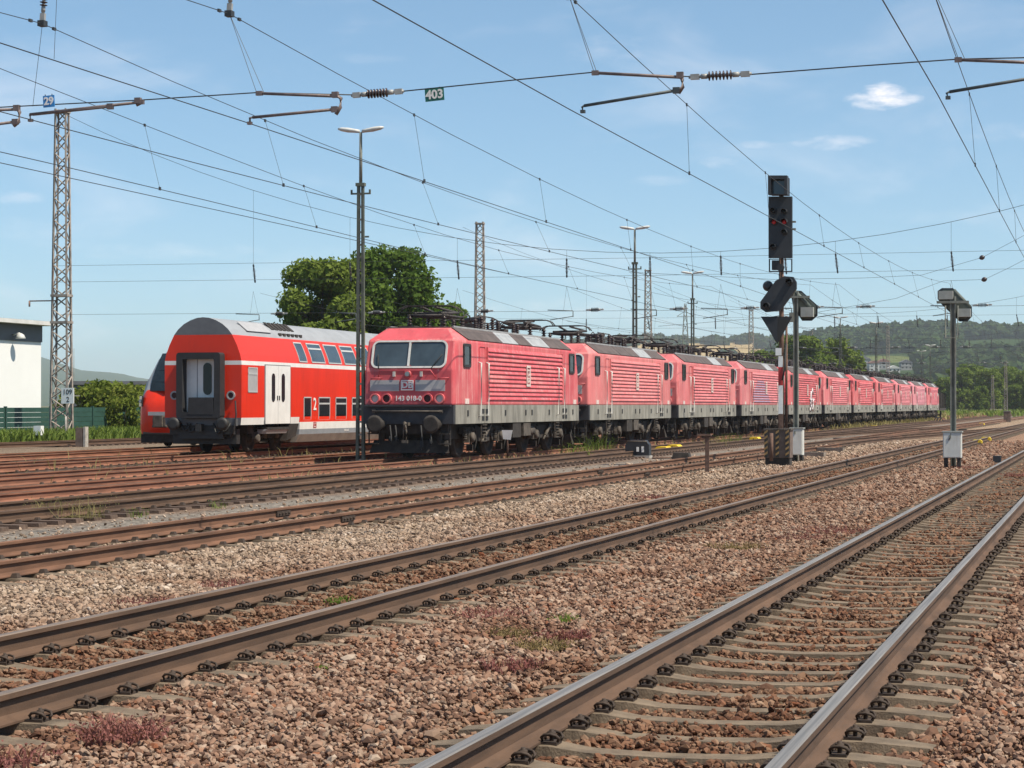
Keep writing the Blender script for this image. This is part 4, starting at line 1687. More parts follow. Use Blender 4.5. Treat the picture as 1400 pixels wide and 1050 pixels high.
# graffiti: flat paint on the louvres of the fourth and fifth engine
mb = MB()
for k in range(12):
    y0 = 3.6 + abs(k - 2) * .25
    y1 = 9.8 - k * .28
    z = 1.77 + .1365 * k
    if k < 9:
        mb.hexa([(LW + .012, y0, z + .055), (LW + .040, y0, z + .018), (LW + .040, y1, z + .018), (LW + .012, y1, z + .055),
                 (LW + .020, y0, z + .062), (LW + .044, y0, z + .022), (LW + .044, y1, z + .022), (LW + .020, y1, z + .062)])
mb.build('graffiti_patch', 'graffiti_blue', locos[3])
mb = MB()
for a in (((9.3, 1.25), (9.9, 1.6), (10.3, 1.3), (10.9, 1.75)), ((9.5, 1.7), (10.2, 2.1), (9.8, 2.35), (10.5, 2.6), (11.0, 2.3)), ((9.2, 2.0), (9.6, 1.9), (10.8, 2.0)), ((10.4, 2.7), (10.1, 2.2), (10.6, 1.2)),
          ((9.6, 1.15), (9.7, 2.5)), ((11.0, 1.2), (10.7, 1.8), (11.2, 2.0))):
    mb.path([(LW + .06, y, z) for y, z in a], .04, 5)
mb.build('graffiti_scrawl', 'graffiti_white', locos[4])

# ------------------------------------------------------------------ double-deck coach
CP = [(.62, 1.10), (.73, 1.32), (.94, 1.36), (1.18, 1.385), (2.95, 1.39), (3.09, 1.385), (3.30, 1.34), (3.62, 1.22), (3.96, 1.05)]   # z, half width
ROOF = [(3.96, 1.05), (4.15, .90), (4.32, .70), (4.45, .46), (4.53, .22), (4.55, 0)]


def chw(z):
    return float(np.interp(z, [a for a, _ in CP], [b for _, b in CP]))


def csurf(z, y, out=.0, sg=1):
    return Vector((sg * (chw(z) + out), y, z))


def make_coach():
    root = thing('double_deck_coach', 'bright red double-deck coach with white stripe, white doors and open gangway end', 'railway coach', (C7, 66.9, 0))
    L = 26.6
    EX = ['coach_red', 'coach_white', 'coach_roof', 'coach_end_grey', 'belly_blue_grey', 'belly_grey']
    mb = MB()

    def loft(y0, y1, prof, ms):
        vs = [(sg * w, y, z) for y in (y0, y1) for sg in (1, -1) for z, w in prof]
        n = len(prof)
        for i in range(n - 1):
            for sgk in (0, 1):
                a = sgk * n + i
                mb_f = (a, a + 1, a + 1 + 2 * n, a + 2 * n)
                yield mb_f, ms[i], vs
    # main shell
    prof = [(.94, 1.36), (1.18, 1.385), (2.95, 1.39), (3.09, 1.385), (3.30, 1.34), (3.62, 1.22), (3.96, 1.05)] + ROOF[1:]
    ms = [1, 0, 1, 0, 0, 0] + [2] * 5
    vs, fs, mi = None, [], []
    for f, mm, v in loft(0, L, prof, ms):
        vs = v
        fs.append(f)
        mi.append(mm)
    n = len(prof)
    for base, flip in ((0, 0), (2 * n, 1)):
        for i in range(n - 1):
            fs.append((base + i, base + i + 1, base + n + i + 1, base + n + i))
            mi.append({1: 1, 0: 0, 2: 3}[ms[i]] if i > 0 else 3)
    fs.append((0, 2 * n, 3 * n, n))
    mi.append(3)
    mb.v, mb.f, mb.mi, mb.sm = [tuple(p) for p in vs], fs, mi, [False] * len(fs)
    mb.build('body', EX, root)
    # deep belly between the bogies
    mb = MB()
    for sg in (1, -1):
        for z0, z1, w0, w1, mm in ((1.0, 1.19, 1.392, 1.392, 0), (.74, 1.0, 1.384, 1.394, 1), (.56, .74, 1.36, 1.384, 4), (.28, .56, 1.22, 1.36, 5)):
            y0, y1 = 5.35, 21.2
            mb.hexa([(sg * w0, y0, z0), (sg * w0, y1, z0), (sg * .9, y1, z0), (sg * .9, y0, z0), (sg * w1, y0, z1), (sg * w1, y1, z1), (sg * .9, y1, z1), (sg * .9, y0, z1)], mm)
    mb.box((0, 13.3, .4), (1.7, 15.8, .24), 5)
    mb.build('lower_deck_belly', EX, root)
    # end: gangway bellows, inner door, ramp plate, tail lamps
    pw, z0, z1 = .79, 1.17, 3.36
    mb = MB()
    o = rrect(-pw, pw, z0, z1, .10, 3)
    i_ = rrect(-pw + .22, pw - .22, z0 + .2, z1 - .22, .05, 3)
    mb.ring([(a, .01, b) for a, b in o], [(a, .01, b) for a, b in i_], (0, -.42, 0))
    mb.build('gangway_bellows', 'rubber', root)
    dr = MB().box((.0, -.02, 2.28), (1.22, .05, 1.86)).build('end_door', 'coach_white', root)
    MB().box((-.18, -.055, 2.28), (.02, .03, 1.8)).build('door_edge', 'plate_grey', dr)
    ov = rrect(.04, .34, 1.95, 3.02, .15, 5)
    MB().prism([(a, -.045, b) for a, b in ov], (0, -.025, 0)).build('door_window', 'window_glass', dr)
    MB().box((.46, -.06, 2.25), (.03, .05, .2)).build('handle', 'rubber', dr)
    MB().box((.10, -.22, 1.58), (.92, .40, .56), taper=.96).build('ramp_plate', 'rubber', root)
    for x in (-1.02, 1.02):
        oc = [(x + .15 * math.cos(a * R(22.5)), 1.93 + .15 * math.sin(a * R(22.5))) for a in range(16)]
        ic = [(x + .10 * math.cos(a * R(22.5)), 1.93 + .10 * math.sin(a * R(22.5))) for a in range(16)]
        tl = MB().ring([(a, .005, b) for a, b in oc], [(a, .005, b) for a, b in ic], (0, -.06, 0)).build('tail_lamp', 'panel_light', root)
        MB().prism([(a, .0, b) for a, b in ic], (0, -.03, 0)).build('lens', 'lens_red', tl)
    mb = MB()
    mb.box((0, -.02, 1.03), (2.5, .16, .24))
    mb.build('end_beam', 'coach_end_grey', root)
    for x in (-.875, .875):
        MB().lathe([(.14, 0), (.14, .22), (.10, .23), (.10, .36), (.22, .38), (.22, .42), (.13, .45)], (x, -.05, .98), (0, -1, 0), 16).build('buffer', 'sign_black', root)
    mb = MB()
    for x, rr in ((-.5, .3), (.45, .35), (.7, .28), (-.72, .25)):
        pts = [(x + .06 * k, -.15 - .12 * math.sin(k * .5), 1.0 - rr * math.sin(k * .52)) for k in range(7)]
        mb.path(pts, .028, 6)
    mb.box((0, -.25, .85), (.2, .3, .25))
    mb.box((0, .3, .55), (2.3, .3, .5))
    mb.box((0, -.05, .62), (1.6, .3, .28))
    mb.box((0, -.02, .78), (2.3, .2, .3))
    mb.build('coupling', 'sign_black', root)
    mb = MB()
    mb.path([(1.2, -.08, 1.75), (1.24, -.1, 1.3), (1.2, -.16, .8), (1.05, -.14, .5)], .03, 6)
    mb.build('cable', 'rubber', root)
    # underframe gear, bogie
    for yc in (3.3, L - 3.3):
        mb = MB()
        for sg in (-1, 1):
            mb.box((sg * 1.0, yc, .58), (.14, 3.2, .22))
            mb.box((sg * 1.05, yc, .75), (.2, .7, .3))
        mb.box((0, yc, .6), (1.9, 1.0, .3))
        mb.box((0, yc - 1.8, .78), (2.2, .5, .3))
        bo = mb.build('bogie', 'grime', root)
        for k in (-1, 1):
            w = MB()
            for sg in (-1, 1):
                w.lathe([(.49, -.02), (.485, .02), (.46, .03), (.455, .13), (.36, .13), (.33, .08), (.13, .08), (.13, .2)], (sg * .73, yc + k * 1.25, .46), (sg, 0, 0), 24)
            w.tube((-.75, yc + k * 1.25, .46), (.75, yc + k * 1.25, .46), .08, n=8)
            w.build('wheelset', 'grime', bo)
            for sg in (-1, 1):
                MB().lathe([(.15, 0), (.15, .12), (.08, .15)], (sg * 1.05, yc + k * 1.25, .46), (sg, 0, 0), 12).build('axle_box', 'grime_light', bo)
                MB().tube((sg * 1.1, yc + k * .55, .45), (sg * 1.1, yc + k * .55, .9), .09, n=8).build('spring', 'grime_light', bo)
    for sg in (-1, 1):
        mb = MB()
        mb.box((sg * 1.2, 3.25, .80), (.42, 2.0, .08), 1)
        mb.hexa([(sg * 1.05, 2.2, .62), (sg * 1.33, 2.3, .62), (sg * 1.33, 4.2, .62), (sg * 1.05, 4.3, .62), (sg * 1.05, 2.2, .77), (sg * 1.40, 2.25, .77), (sg * 1.40, 4.25, .77), (sg * 1.05, 4.3, .77)], 0)
        mb.hexa([(sg * 1.0, 4.3, .35), (sg * 1.25, 4.4, .35), (sg * 1.3, 5.2, .5), (sg * 1.0, 5.2, .5), (sg * 1.0, 4.3, .95), (sg * 1.38, 4.4, .95), (sg * 1.38, 5.3, .95), (sg * 1.0, 5.3, .95)], 1)
        mb.build('door_step', ['plate_grey', 'grime'], root)
    # doors on the side
    for sg in (1, -1):
        for ya, yb in ((2.1, 3.24), (3.26, 4.4)):
            d = MB()
            d.prism([csurf(max(z, 1.2), y, -.01, sg) - Vector((0, 0, max(z, 1.2) - z)) for y, z in ((ya, .96), (yb, .96), (yb, 2.97), (ya, 2.97))], (sg * .03, 0, 0))
            d = d.build('door', 'coach_white', root)
            yc = (ya + yb) / 2 + (.12 if ya < 3 else -.12)
            w = rrect(yc - .15, yc + .15, 1.72, 2.70, .14, 5)
            MB().prism([(sg * 1.408, a, b) for a, b in w], (sg * .012, 0, 0)).build('door_window', 'window_glass', d)
            MB().box((sg * 1.42, (yb - .08) if ya < 3 else (ya + .08), 1.85), (.03, .04, .16)).build('handle', 'rubber', d)
        MB().box((sg * 1.379, 3.25, 1.97), (.024, 2.44, 2.06)).build('door_seam', 'coach_end_grey', root)

        def window(name, ya, yb, z0, z1, transom=None, pane='window_glass'):
            zc = [z0 + (z1 - z0) * k / 4 for k in range(5)]
            fr = MB()
            e = .042
            for a, b in ((ya, ya + e), (yb - e, yb)):
                for k in range(4):
                    fr.hexa([csurf(zc[k], a, -.02, sg), csurf(zc[k], b, -.02, sg), csurf(zc[k], b, .018, sg), csurf(zc[k], a, .018, sg),
                             csurf(zc[k + 1], a, -.02, sg), csurf(zc[k + 1], b, -.02, sg), csurf(zc[k + 1], b, .018, sg), csurf(zc[k + 1], a, .018, sg)])
            rows = [(z0, z0 + e), (z1 - e, z1)] + ([(transom - .03, transom + .03)] if transom else [])
            for a, b in rows:
                fr.hexa([csurf(a, ya, -.02, sg), csurf(a, yb, -.02, sg), csurf(a, yb, .019, sg), csurf(a, ya, .019, sg),
                         csurf(b, ya, -.02, sg), csurf(b, yb, -.02, sg), csurf(b, yb, .019, sg), csurf(b, ya, .019, sg)])
            fo = fr.build(name, 'frame_grey', root)
            gl = MB()
            for k in range(4):
                gl.hexa([csurf(zc[k], ya + .01, -.03, sg), csurf(zc[k], yb - .01, -.03, sg), csurf(zc[k], yb - .01, .008, sg), csurf(zc[k], ya + .01, .008, sg),
                         csurf(zc[k + 1], ya + .01, -.03, sg), csurf(zc[k + 1], yb - .01, -.03, sg), csurf(zc[k + 1], yb - .01, .008, sg), csurf(zc[k + 1], ya + .01, .008, sg)])
            gl.build('pane', pane, fo)
        ups = [(5.35, 6.15), (6.6, 8.0), (8.35, 9.75), (10.1, 11.5), (11.85, 13.25), (13.6, 15.0), (15.35, 16.75), (17.1, 18.5), (18.85, 20.2)]
        for k, (a, b) in enumerate(ups):
            window('upper_window', a, b, 3.14, 3.86, 3.66 if k % 2 else None, 'windscreen_glass')
        los = [(5.75, 6.5), (7.25, 8.45), (9.05, 10.25), (10.85, 12.05), (12.65, 13.85), (14.45, 15.65), (16.25, 17.45), (18.05, 19.25)]
        for k, (a, b) in enumerate(los):
            window('lower_window', a, b, 1.03, 1.90, 1.66 if k else None)
        window('frosted_window', .55, 1.38, 2.03, 2.88, 2.66, 'plate_grey')
    text('class_number', '2', .62, 'logo_white', root, (1.402, 6.86, 1.62), SIDE, .003, 1, .01)
    lg = MB().ring([(1.395, 6.72, .79), (1.395, 7.02, .79), (1.395, 7.02, .99), (1.395, 6.72, .99)], [(1.395, 6.75, .81), (1.395, 6.99, .81), (1.395, 6.99, .97), (1.395, 6.75, .97)], (.008, 0, 0))
    lg = lg.build('emblem', 'stripe_red', root)
    text('emblem_lettering', 'DB', .13, 'stripe_red', lg, (1.398, 6.87, .89), SIDE, .002, 1, .003)
    text('number_lettering', '50 80 36-35', .11, 'logo_white', root, (1.378, 10.3, .655), SIDE, .002)
    # roof vents
    mb = MB()
    for k in range(6):
        mb.box((.62, 4.3 + k * .38, 4.395), (.42, .26, .03), 0, Matrix.Rotation(R(38), 3, 'Y'))
    mb.build('roof_vent', 'grime', root)
    mb = MB()
    for k in range(6):
        mb.box((.97, 4.5 + k * .4, 4.10), (.06, .22, .10))
    mb.build('roof_clip', 'grime', root)
    MB().box((.78, 2.6, 4.29), (.5, 2.2, .02), 0, Matrix.Rotation(R(40), 3, 'Y')).build('roof_hatch', 'plate_grey', root)
    return root


make_coach()


# ------------------------------------------------------------------ railcar behind the coach
def make_railcar():
    root = thing('railcar', 'red and grey modern railcar nose peeping out left of the double-deck coach', 'train', (C8 - .10, 75.6, 0))
    st = [(0.0, .72, .95, 1.50), (.12, 1.0, .55, 1.85), (.5, 1.22, .38, 2.30), (1.1, 1.36, .30, 2.95), (1.9, 1.41, .30, 3.62), (2.8, 1.42, .30, 4.02), (4.0, 1.42, .30, 4.15), (20, 1.42, .30, 4.15)]
    u = [(0, 0), (.55, 0), (.93, .03), (1.0, .13), (1.0, .30), (1.0, .48), (.985, .62), (.93, .80), (.78, .93), (.42, .99), (0, 1.0)]
    mb = MB()
    n = len(u)
    vs = []
    for y, w, zb, zt in st:
        for a, b in u:
            vs.append((a * w, y, zb + b * (zt - zb)))
        for a, b in reversed(u[1:-1]):
            vs.append((-a * w, y, zb + b * (zt - zb)))
    k = 2 * n - 2
    fs, mi = [], []
    for i in range(len(st) - 1):
        for j in range(k):
            j2 = (j + 1) % k
            fs.append((i * k + j, i * k + j2, (i + 1) * k + j2, (i + 1) * k + j))
            b = (u[j] if j < n else u[k - j])[1]
            z = (vs[i * k + j][2] + vs[(i + 1) * k + j2][2]) / 2
            jj = j if j < n - 1 else k - 1 - j
            if i >= 2 and jj >= 6:
                mm = 1
            elif (jj <= 1 and i >= 2) or z < .55:
                mm = 2
            else:
                mm = 0
            mi.append(mm)
    fs += [tuple(range(k)), tuple((len(st) - 1) * k + j for j in range(k))]
    mi += [0, 0]
    mb.v, mb.f, mb.mi, mb.sm = vs, fs, mi, [True] * len(fs)
    mb.build('body', ['coach_red', 'coach_roof', 'coach_end_grey'], root)
    # windscreen, wrapped over the raked nose
    g2 = MB()
    zz = [(2.15, .46), (2.5, .70), (2.95, 1.10), (3.4, 1.62), (3.62, 1.94)]
    for sg in (-1, 1):
        for i in range(len(zz) - 1):
            (za, ya), (zb, yb) = zz[i], zz[i + 1]
            wa, wb = .80 + .04 * i, .84 + .04 * i
            g2.hexa([(0, ya - .30, za), (sg * wa, ya - .02, za), (sg * wa, ya + .2, za), (0, ya + .2, za), (0, yb - .26, zb), (sg * wb, yb - .02, zb), (sg * wb, yb + .2, zb), (0, yb + .2, zb)])
    g2.build('windscreen', 'window_glass', root)
    for sg in (-1, 1):
        MB().prism([(sg * 1.20, .45, 1.55), (sg * .96, .14, 1.55), (sg * .96, .20, 1.95), (sg * 1.22, .55, 1.95)], (sg * .03, -.06, 0)).build('headlight', 'window_glass', root)
        MB().lathe([(.08, 0), (.07, .03)], (sg * 1.08, .20, 1.75), (sg * .5, -1, 0), 10).build('lens', 'lens', root)
    mb = MB()
    mb.box((0, -.25, .98), (.5, .5, .34))
    mb.box((0, -.45, 1.0), (.36, .3, .42))
    mb.box((0, .1, 1.28), (1.3, .3, .14), 1)
    mb.tube((-.3, -.4, .8), (.3, -.4, .8), .05, n=8)
    mb.build('coupler', ['grime_light', 'plate_grey'], root)
    mb = MB()
    mb.box((0, 2.5, .33), (2.3, 4.2, .34))
    for y in (2.0, 4.4):
        for sg in (-1, 1):
            mb.lathe([(.42, -.06), (.42, .06)], (sg * .75, y, .42), (1, 0, 0), 20)
    mb.box((0, .5, .34), (2.0, .5, .3))
    mb.build('bogie', 'grime', root)
    text('front_emblem', 'DB', .3, 'logo_white', root, (.32, -.01, 1.55), FRONT, .01, 1, .005)


make_railcar()

# ------------------------------------------------------------------ lattice masts
def lattice(mb, h, w0, w1, nb, leg=.09, br=.05, m_leg=0, m_br=0, d=.55):
    "four-legged lattice: legs and zigzag bracing on each face; w across the tracks, depth d*w"
    def corner(i, z):
        w = w0 + (w1 - w0) * z / h
        sx, sy = ((-1, -1), (1, -1), (1, 1), (-1, 1))[i]
        return Vector((sx * w / 2, sy * w * d / 2, z))
    return corner


def make_mast(h, w0, w1, nb, mats, d=.6, leg=.11, br=.035):
    root = thing('lattice_mast', 'x', 'mast', group='lattice masts along the left side of the yard')
    c = lattice(None, h, w0, w1, nb, d=d)
    for i in range(4):
        MB().tube(c(i, -.3), c(i, h), leg * .62, leg * .5, n=4).build('leg', mats[0], root)
    mb = MB()
    for i in range(4):
        j = (i + 1) % 4
        for k in range(nb):
            z0, z1 = h * k / nb, h * (k + 1) / nb
            a, b = (c(i, z0), c(j, z1)) if (k + i) % 2 == 0 else (c(j, z0), c(i, z1))
            mb.tube(a, b, br, n=4)
    o = mb.build('bracing', mats[1], root)
    mb = MB()
    for z in (h * .36, h * .44, h - .15):
        w = w0 + (w1 - w0) * z / h
        mb.box((0, 0, z), (w + .16, w * d + .16, .12))
    mb.build('collar', mats[1], root)
    MB().box((0, 0, .02), (w0 + .5, w0 * d + .6, .6)).build('footing', 'concrete', root)
    return root


LT = -50.0
mast0 = make_mast(16.4, .92, .54, 30, ('mast_galv', 'mast_galv'))
p0 = at_t(84, 598, -49.6)
mast0.location = (p0.x, p0.y, GZ)
mast0['label'] = 'tall rusty lattice mast at left carrying the kilometre board 109 2'
for i, (px, top, lab) in enumerate(((656, 303, 'lattice mast right of the slim lamp post, rising behind the first locomotive'), (886, 368, 'lattice mast between the two middle lamp posts'),
                                    (1027, 423, 'short looking lattice mast left of the signal, before the stubble field'), (1109, 452, 'far lattice mast rising through the trees right of the signal'))):
    d = (16.4 - EYE + GZ) / ((HOR - top) / FPX)
    p = at_z(px, d)
    o = copy_tree(mast0)
    o.location = (p.x, p.y, GZ)
    o['label'] = lab
MAST_S = [p0.y] + [at_z(px, (16.4 - EYE + GZ) / ((HOR - top) / FPX)).y for px, top in ((656, 303), (886, 368), (1027, 423), (1109, 452))]
# far right lattice masts before the trees
for i, (px, top, d, h, lab) in enumerate(((1357, 513, 500, None, 'small lattice mast before the trees at far right, left one'), (1375, 493, 470, None, 'taller lattice mast before the trees at far right'),
                                          (1214, 445, 420, None, 'grey lattice mast standing before the hillside above the locomotive row'))):
    h = (HOR - top) / FPX * d + EYE - GZ
    p = at_z(px, d)
    o = copy_tree(mast0)
    o.location = (p.x, p.y, GZ)
    o.scale = (.8, .8, h / 16.4)
    o['label'] = lab

# kilometre board on the left mast
kp = thing('kilometre_board', 'white kilometre board reading 109 over 2 fixed to the left lattice mast', 'sign', at(92.5, 541, p0.y - 1.2))
MB().box((0, 0, 0), (.66, .05, .76)).build('board', 'sign_white', kp)
text('lettering', '109', .34, 'sign_black', kp, (0, -.03, .17), FRONT, .003, 1.0, .004)
text('lettering', '2', .34, 'sign_black', kp, (.02, -.03, -.19), FRONT, .003, 1.0, .004)
MB().box((0, .06, 0), (.6, .05, .06)).box((.1, .55, 0), (.05, 1.0, .05)).build('bracket', 'post_grey', kp)


# ------------------------------------------------------------------ lamp posts
def make_lamp(h=10.1):
    root = thing('lamp_post', 'x', 'lamp post', group='twin-arm yard lamp posts')
    hm = 8.45
    w0, w1 = .19, .13
    for sx in (-1, 1):
        MB().hexa([(sx * w0 / 2 - .045, -.06, -.3), (sx * w0 / 2 + .045, -.06, -.3), (sx * w0 / 2 + .045, .06, -.3), (sx * w0 / 2 - .045, .06, -.3),
                   (sx * w1 / 2 - .04, -.05, hm), (sx * w1 / 2 + .04, -.05, hm), (sx * w1 / 2 + .04, .05, hm), (sx * w1 / 2 - .04, .05, hm)]).build('leg', 'post_green', root)
    for k in range(22):
        z = .2 + k * .38
        MB().box((0, 0, z), (w0 * .95, .07, .055)).build('rung', 'mast_galv', root)
    mb = MB()
    mb.box((0, 0, hm + .02), (.28, .16, .10))
    mb.box((0, 0, hm - .25), (.62, .05, .05))
    mb.box((-.29, 0, hm - .2), (.05, .05, .14))
    mb.box((.29, 0, hm - .2), (.05, .05, .14))
    mb.box((.2, 0, 6.9), (.12, .05, .05))
    mb.build('collar', 'post_green', root)
    MB().tube((0, 0, hm), (0, 0, h - .05), .055, .045, 8).build('stem', 'post_grey', root)
    for sx in (-1, 1):
        mb = MB()
        vs = []
        st = [(.04, .05, .05), (.18, .09, .06), (.40, .12, .075), (.62, .10, .06), (.72, .04, .03)]
        for x, wy, hh in st:
            zc = h - .03 + .14 * x
            for k in range(8):
                a = k / 8 * 6.2832
                vs.append((sx * x, wy * math.cos(a), zc + hh * math.sin(a)))
        fs = [(i * 8 + k, i * 8 + (k + 1) % 8, (i + 1) * 8 + (k + 1) % 8, (i + 1) * 8 + k) for i in range(len(st) - 1) for k in range(8)]
        fs += [tuple(range(8)), tuple(32 + k for k in range(8))]
        mb.add(vs, fs, 0, True)
        mb.build('lamp_head', 'lamp_shade', root)
    return root


lamp = make_lamp()
lp_spots = [(493, 178, 10.1, 'nearest slim lamp post, dark green lattice, between the coach and the first locomotive'), (868, 312, 10.1, 'second twin-arm lamp post, right of the first lattice mast'),
            (947, 373, 10.1, 'third twin-arm lamp post, right of the second lattice mast'), (1149, 434, 10.1, 'small far lamp post between the two signals'),
            (1260, 490, 9.0, 'far lamp post in front of the houses'), (1272, 483, 9.0, 'farthest lamp post before the wooded hill'), (1198, 470, 8.0, 'distant thin lamp post over the last locomotives')]
for i, (px, top, h, lab) in enumerate(lp_spots):
    d = (h - EYE + GZ) / ((HOR - top) / FPX)
    p = at_z(px, d)
    o = lamp if i == 0 else copy_tree(lamp)
    o.location = (p.x, p.y, GZ)
    o['label'] = lab
# distant pylon
d = 900
pp = at_z(937, d)
py_ = thing('power_pylon', 'distant electricity pylon over the stubble field', 'pylon', (pp.x, pp.y, GZ), R(YAW))
H = (HOR - 415) / FPX * d + EYE - GZ
cn = lattice(None, H, 5.5, .6, 10, d=1)
for i in range(4):
    MB().tube(cn(i, 0), cn(i, H), .2, n=4).build('leg', 'post_grey', py_)
mb = MB()
for i in range(4):
    for k in range(11):
        a, b = (cn(i, H * k / 11), cn((i + 1) % 4, H * (k + 1) / 11))
        mb.tube(a, b, .10, n=4)
mb.build('bracing', 'post_grey', py_)
for z, w in ((H * .66, 9.5), (H * .88, 7.0)):
    mb = MB()
    mb.tube((-w / 2, 0, z), (w / 2, 0, z), .12, n=4)
    mb.tube((-w / 2, 0, z), (0, 0, z + 2.2), .10, n=4)
    mb.tube((w / 2, 0, z), (0, 0, z + 2.2), .10, n=4)
    mb.build('cross_arm', 'post_grey', py_)

# ------------------------------------------------------------------ signals
def P2(pts, s):
    return [at(x, y, s) for x, y in pts]


SS = at_z(1067, 64.5).y
def sig_slab(px_poly, s, depth, mats, name, parent):
    pts = P2(px_poly, s)
    return MB().prism([p - parent.location for p in pts], (0, depth, 0)).build(name, mats, parent)


sg_o = at(1067, 629, SS)
sig = thing('main_signal', 'tall black main signal with two red lamps and a triangle board below', 'signal', sg_o)


def rel(px, py, out=0.0, s=None, base=None):
    p = at(px, py, s or SS) - (base or sg_o)
    return Vector((p.x, p.y - out, p.z))


def prel(name, m_, poly, out, depth, parent=None, s=None, base=None):
    return MB().prism([rel(x, y, out, s, base) for x, y in poly], (0, depth, 0)).build(name, m_, parent if parent is not None else sig)


mast_bot, mast_top = rel(1068, 612), rel(1068, 262)
MB().tube((mast_bot.x, .08, .02), (mast_top.x, .08, mast_top.z), .075, .07, 12).build('mast', 'rust_post', sig)
prel('indicator_box', 'signal_black', [(1055, 243), (1079, 243), (1079, 267), (1055, 267)], .22, .40)
fr = MB().ring([rel(*q, .24) for q in ((1054, 242), (1080, 242), (1080, 268), (1054, 268))], [rel(*q, .24) for q in ((1058, 247), (1076, 247), (1076, 267), (1058, 267))], (0, -.30, 0)).build('indicator_hood', 'signal_black', sig)
prel('indicator_screen', 'windscreen_glass', [(1058, 247), (1076, 247), (1076, 267), (1058, 267)], .26, .03)
prel('signal_screen', 'signal_black', [(1052, 269), (1084, 269), (1084, 353), (1052, 353)], .16, .16)


def lamp_unit(px, py, rr, lens, parent, s=None, base=None, name='signal_lamp', out=.16):
    c = rel(px, py, out, s, base)
    o = MB().lathe([(rr, 0), (rr, .06), (rr * .8, .065)], c, (0, -1, 0), 14).build(name, 'signal_black', parent)
    MB().lathe([(rr * .8, .0), (rr * .6, .035), (rr * .2, .05)], c + Vector((0, -.055, 0)), (0, -1, 0), 12).build('lens', lens, o)
    h = MB()
    n = 9
    vs = []
    for y0, r0 in ((.02, rr * 1.1), (.26, rr * 1.05)):
        for k in range(n):
            a = math.pi * (k / (n - 1) * 1.1 - .05)
            vs.append((c.x + r0 * math.cos(a), c.y - y0, c.z + r0 * math.sin(a)))
    fs = [(k, k + 1, n + k + 1, n + k) for k in range(n - 1)]
    h.add(vs, fs)
    hood = h.build('hood', 'signal_black', o)
    sol = hood.modifiers.new('thick', 'SOLIDIFY')
    sol.thickness = .012
    return o


for px, py, ln in ((1060, 304, 'lamp_red'), (1074, 304, 'lamp_red'), (1059, 289, 'window_glass'), (1074, 318, 'window_glass'), (1059, 338, 'window_glass'), (1074, 290, 'window_glass')):
    if ln == 'lamp_red' and ln not in M:
        m = mat('lamp_red', (.55, .012, .02), .25, 0, .05, 3)
    lamp_unit(px, py, .095 if ln == 'lamp_red' else .085, ln, sig)
for y in (303, 313):
    MB().box(rel(1086, y, -.02), (.10, .10, .05)).build('hinge', 'post_grey', sig)
MB().ring([rel(*q, .10) for q in ((1052, 354), (1084, 354), (1084, 372), (1052, 372))], [rel(*q, .10) for q in ((1053.5, 355), (1082.5, 355), (1082.5, 370.5), (1053.5, 370.5))], (0, .05, 0)).build('sub_frame', 'signal_black', sig)
prel('call_on_box', 'signal_black', [(1056, 356), (1066, 356), (1066, 369), (1056, 369)], .10, .22)
MB().lathe([(.11, 0), (.11, .2)], rel(1068, 366, .02), (0, -1, 0), 12).build('call_on_lamp', 'signal_black', sig)
# distant signal screen, long octagon leaning right
prel('distant_screen', 'signal_black', [(1041, 413), (1062, 384), (1074, 378), (1086, 379), (1090, 386), (1090, 395), (1068, 425), (1048, 427), (1041, 422)], .20, .18)
for px, py, rr in ((1050, 421, .10), (1081, 388, .10)):
    lamp_unit(px, py - 2, rr, 'window_glass', sig, out=.20)
MB().lathe([(.14, -.12), (.16, 0), (.12, .10), (.05, .15)], rel(1050, 391, -.02), (0, -1, 0), 16).build('sound_lamp', 'signal_black', sig)
prel('triangle_board', 'sign_black', [(1041, 433), (1084, 433), (1064, 470)], .12, .05)
MB().prism([rel(x, y, .13) for x, y in ((1043, 435), (1064, 435), (1064, 468), (1062, 468))], (0, -.015, 0)).build('triangle_slat', 'signal_black', sig)
# red and white striped mast plate with black yellow foot
for i, (y0, y1, mm) in enumerate(((502, 527, 'stripe_red'), (527, 566, 'sign_white'), (566, 588, 'rust_post'), (487, 502, 'sign_white'))):
    prel('mast_plate', mm, [(1064.5, y0), (1070.5, y0), (1070.5, y1 - .15), (1064.5, y1 - .15)], .06, .03)
MB().tube(rel(1074, 600, -.2), rel(1074, 432, -.2), .035, n=8).build('cable_pipe', 'rust_post', sig)
MB().path([rel(1070, 520, .1), rel(1073.5, 505, .1), rel(1074, 470, -.1)], .03, 6).build('cable', 'rubber', sig)
prel('number_plate', 'sign_white', [(1061, 476), (1069, 476), (1069, 486), (1061, 486)], .10, .02)
# striped cabinet at its foot
cab_o = at(1061, 627, SS - .4)
cabn = thing('striped_cabinet', 'dark brown signal cabinet with black and yellow hatched corner posts', 'cabinet', cab_o)


def crel(px, py, out=0.0):
    return rel(px, py, out, SS - .4, cab_o)


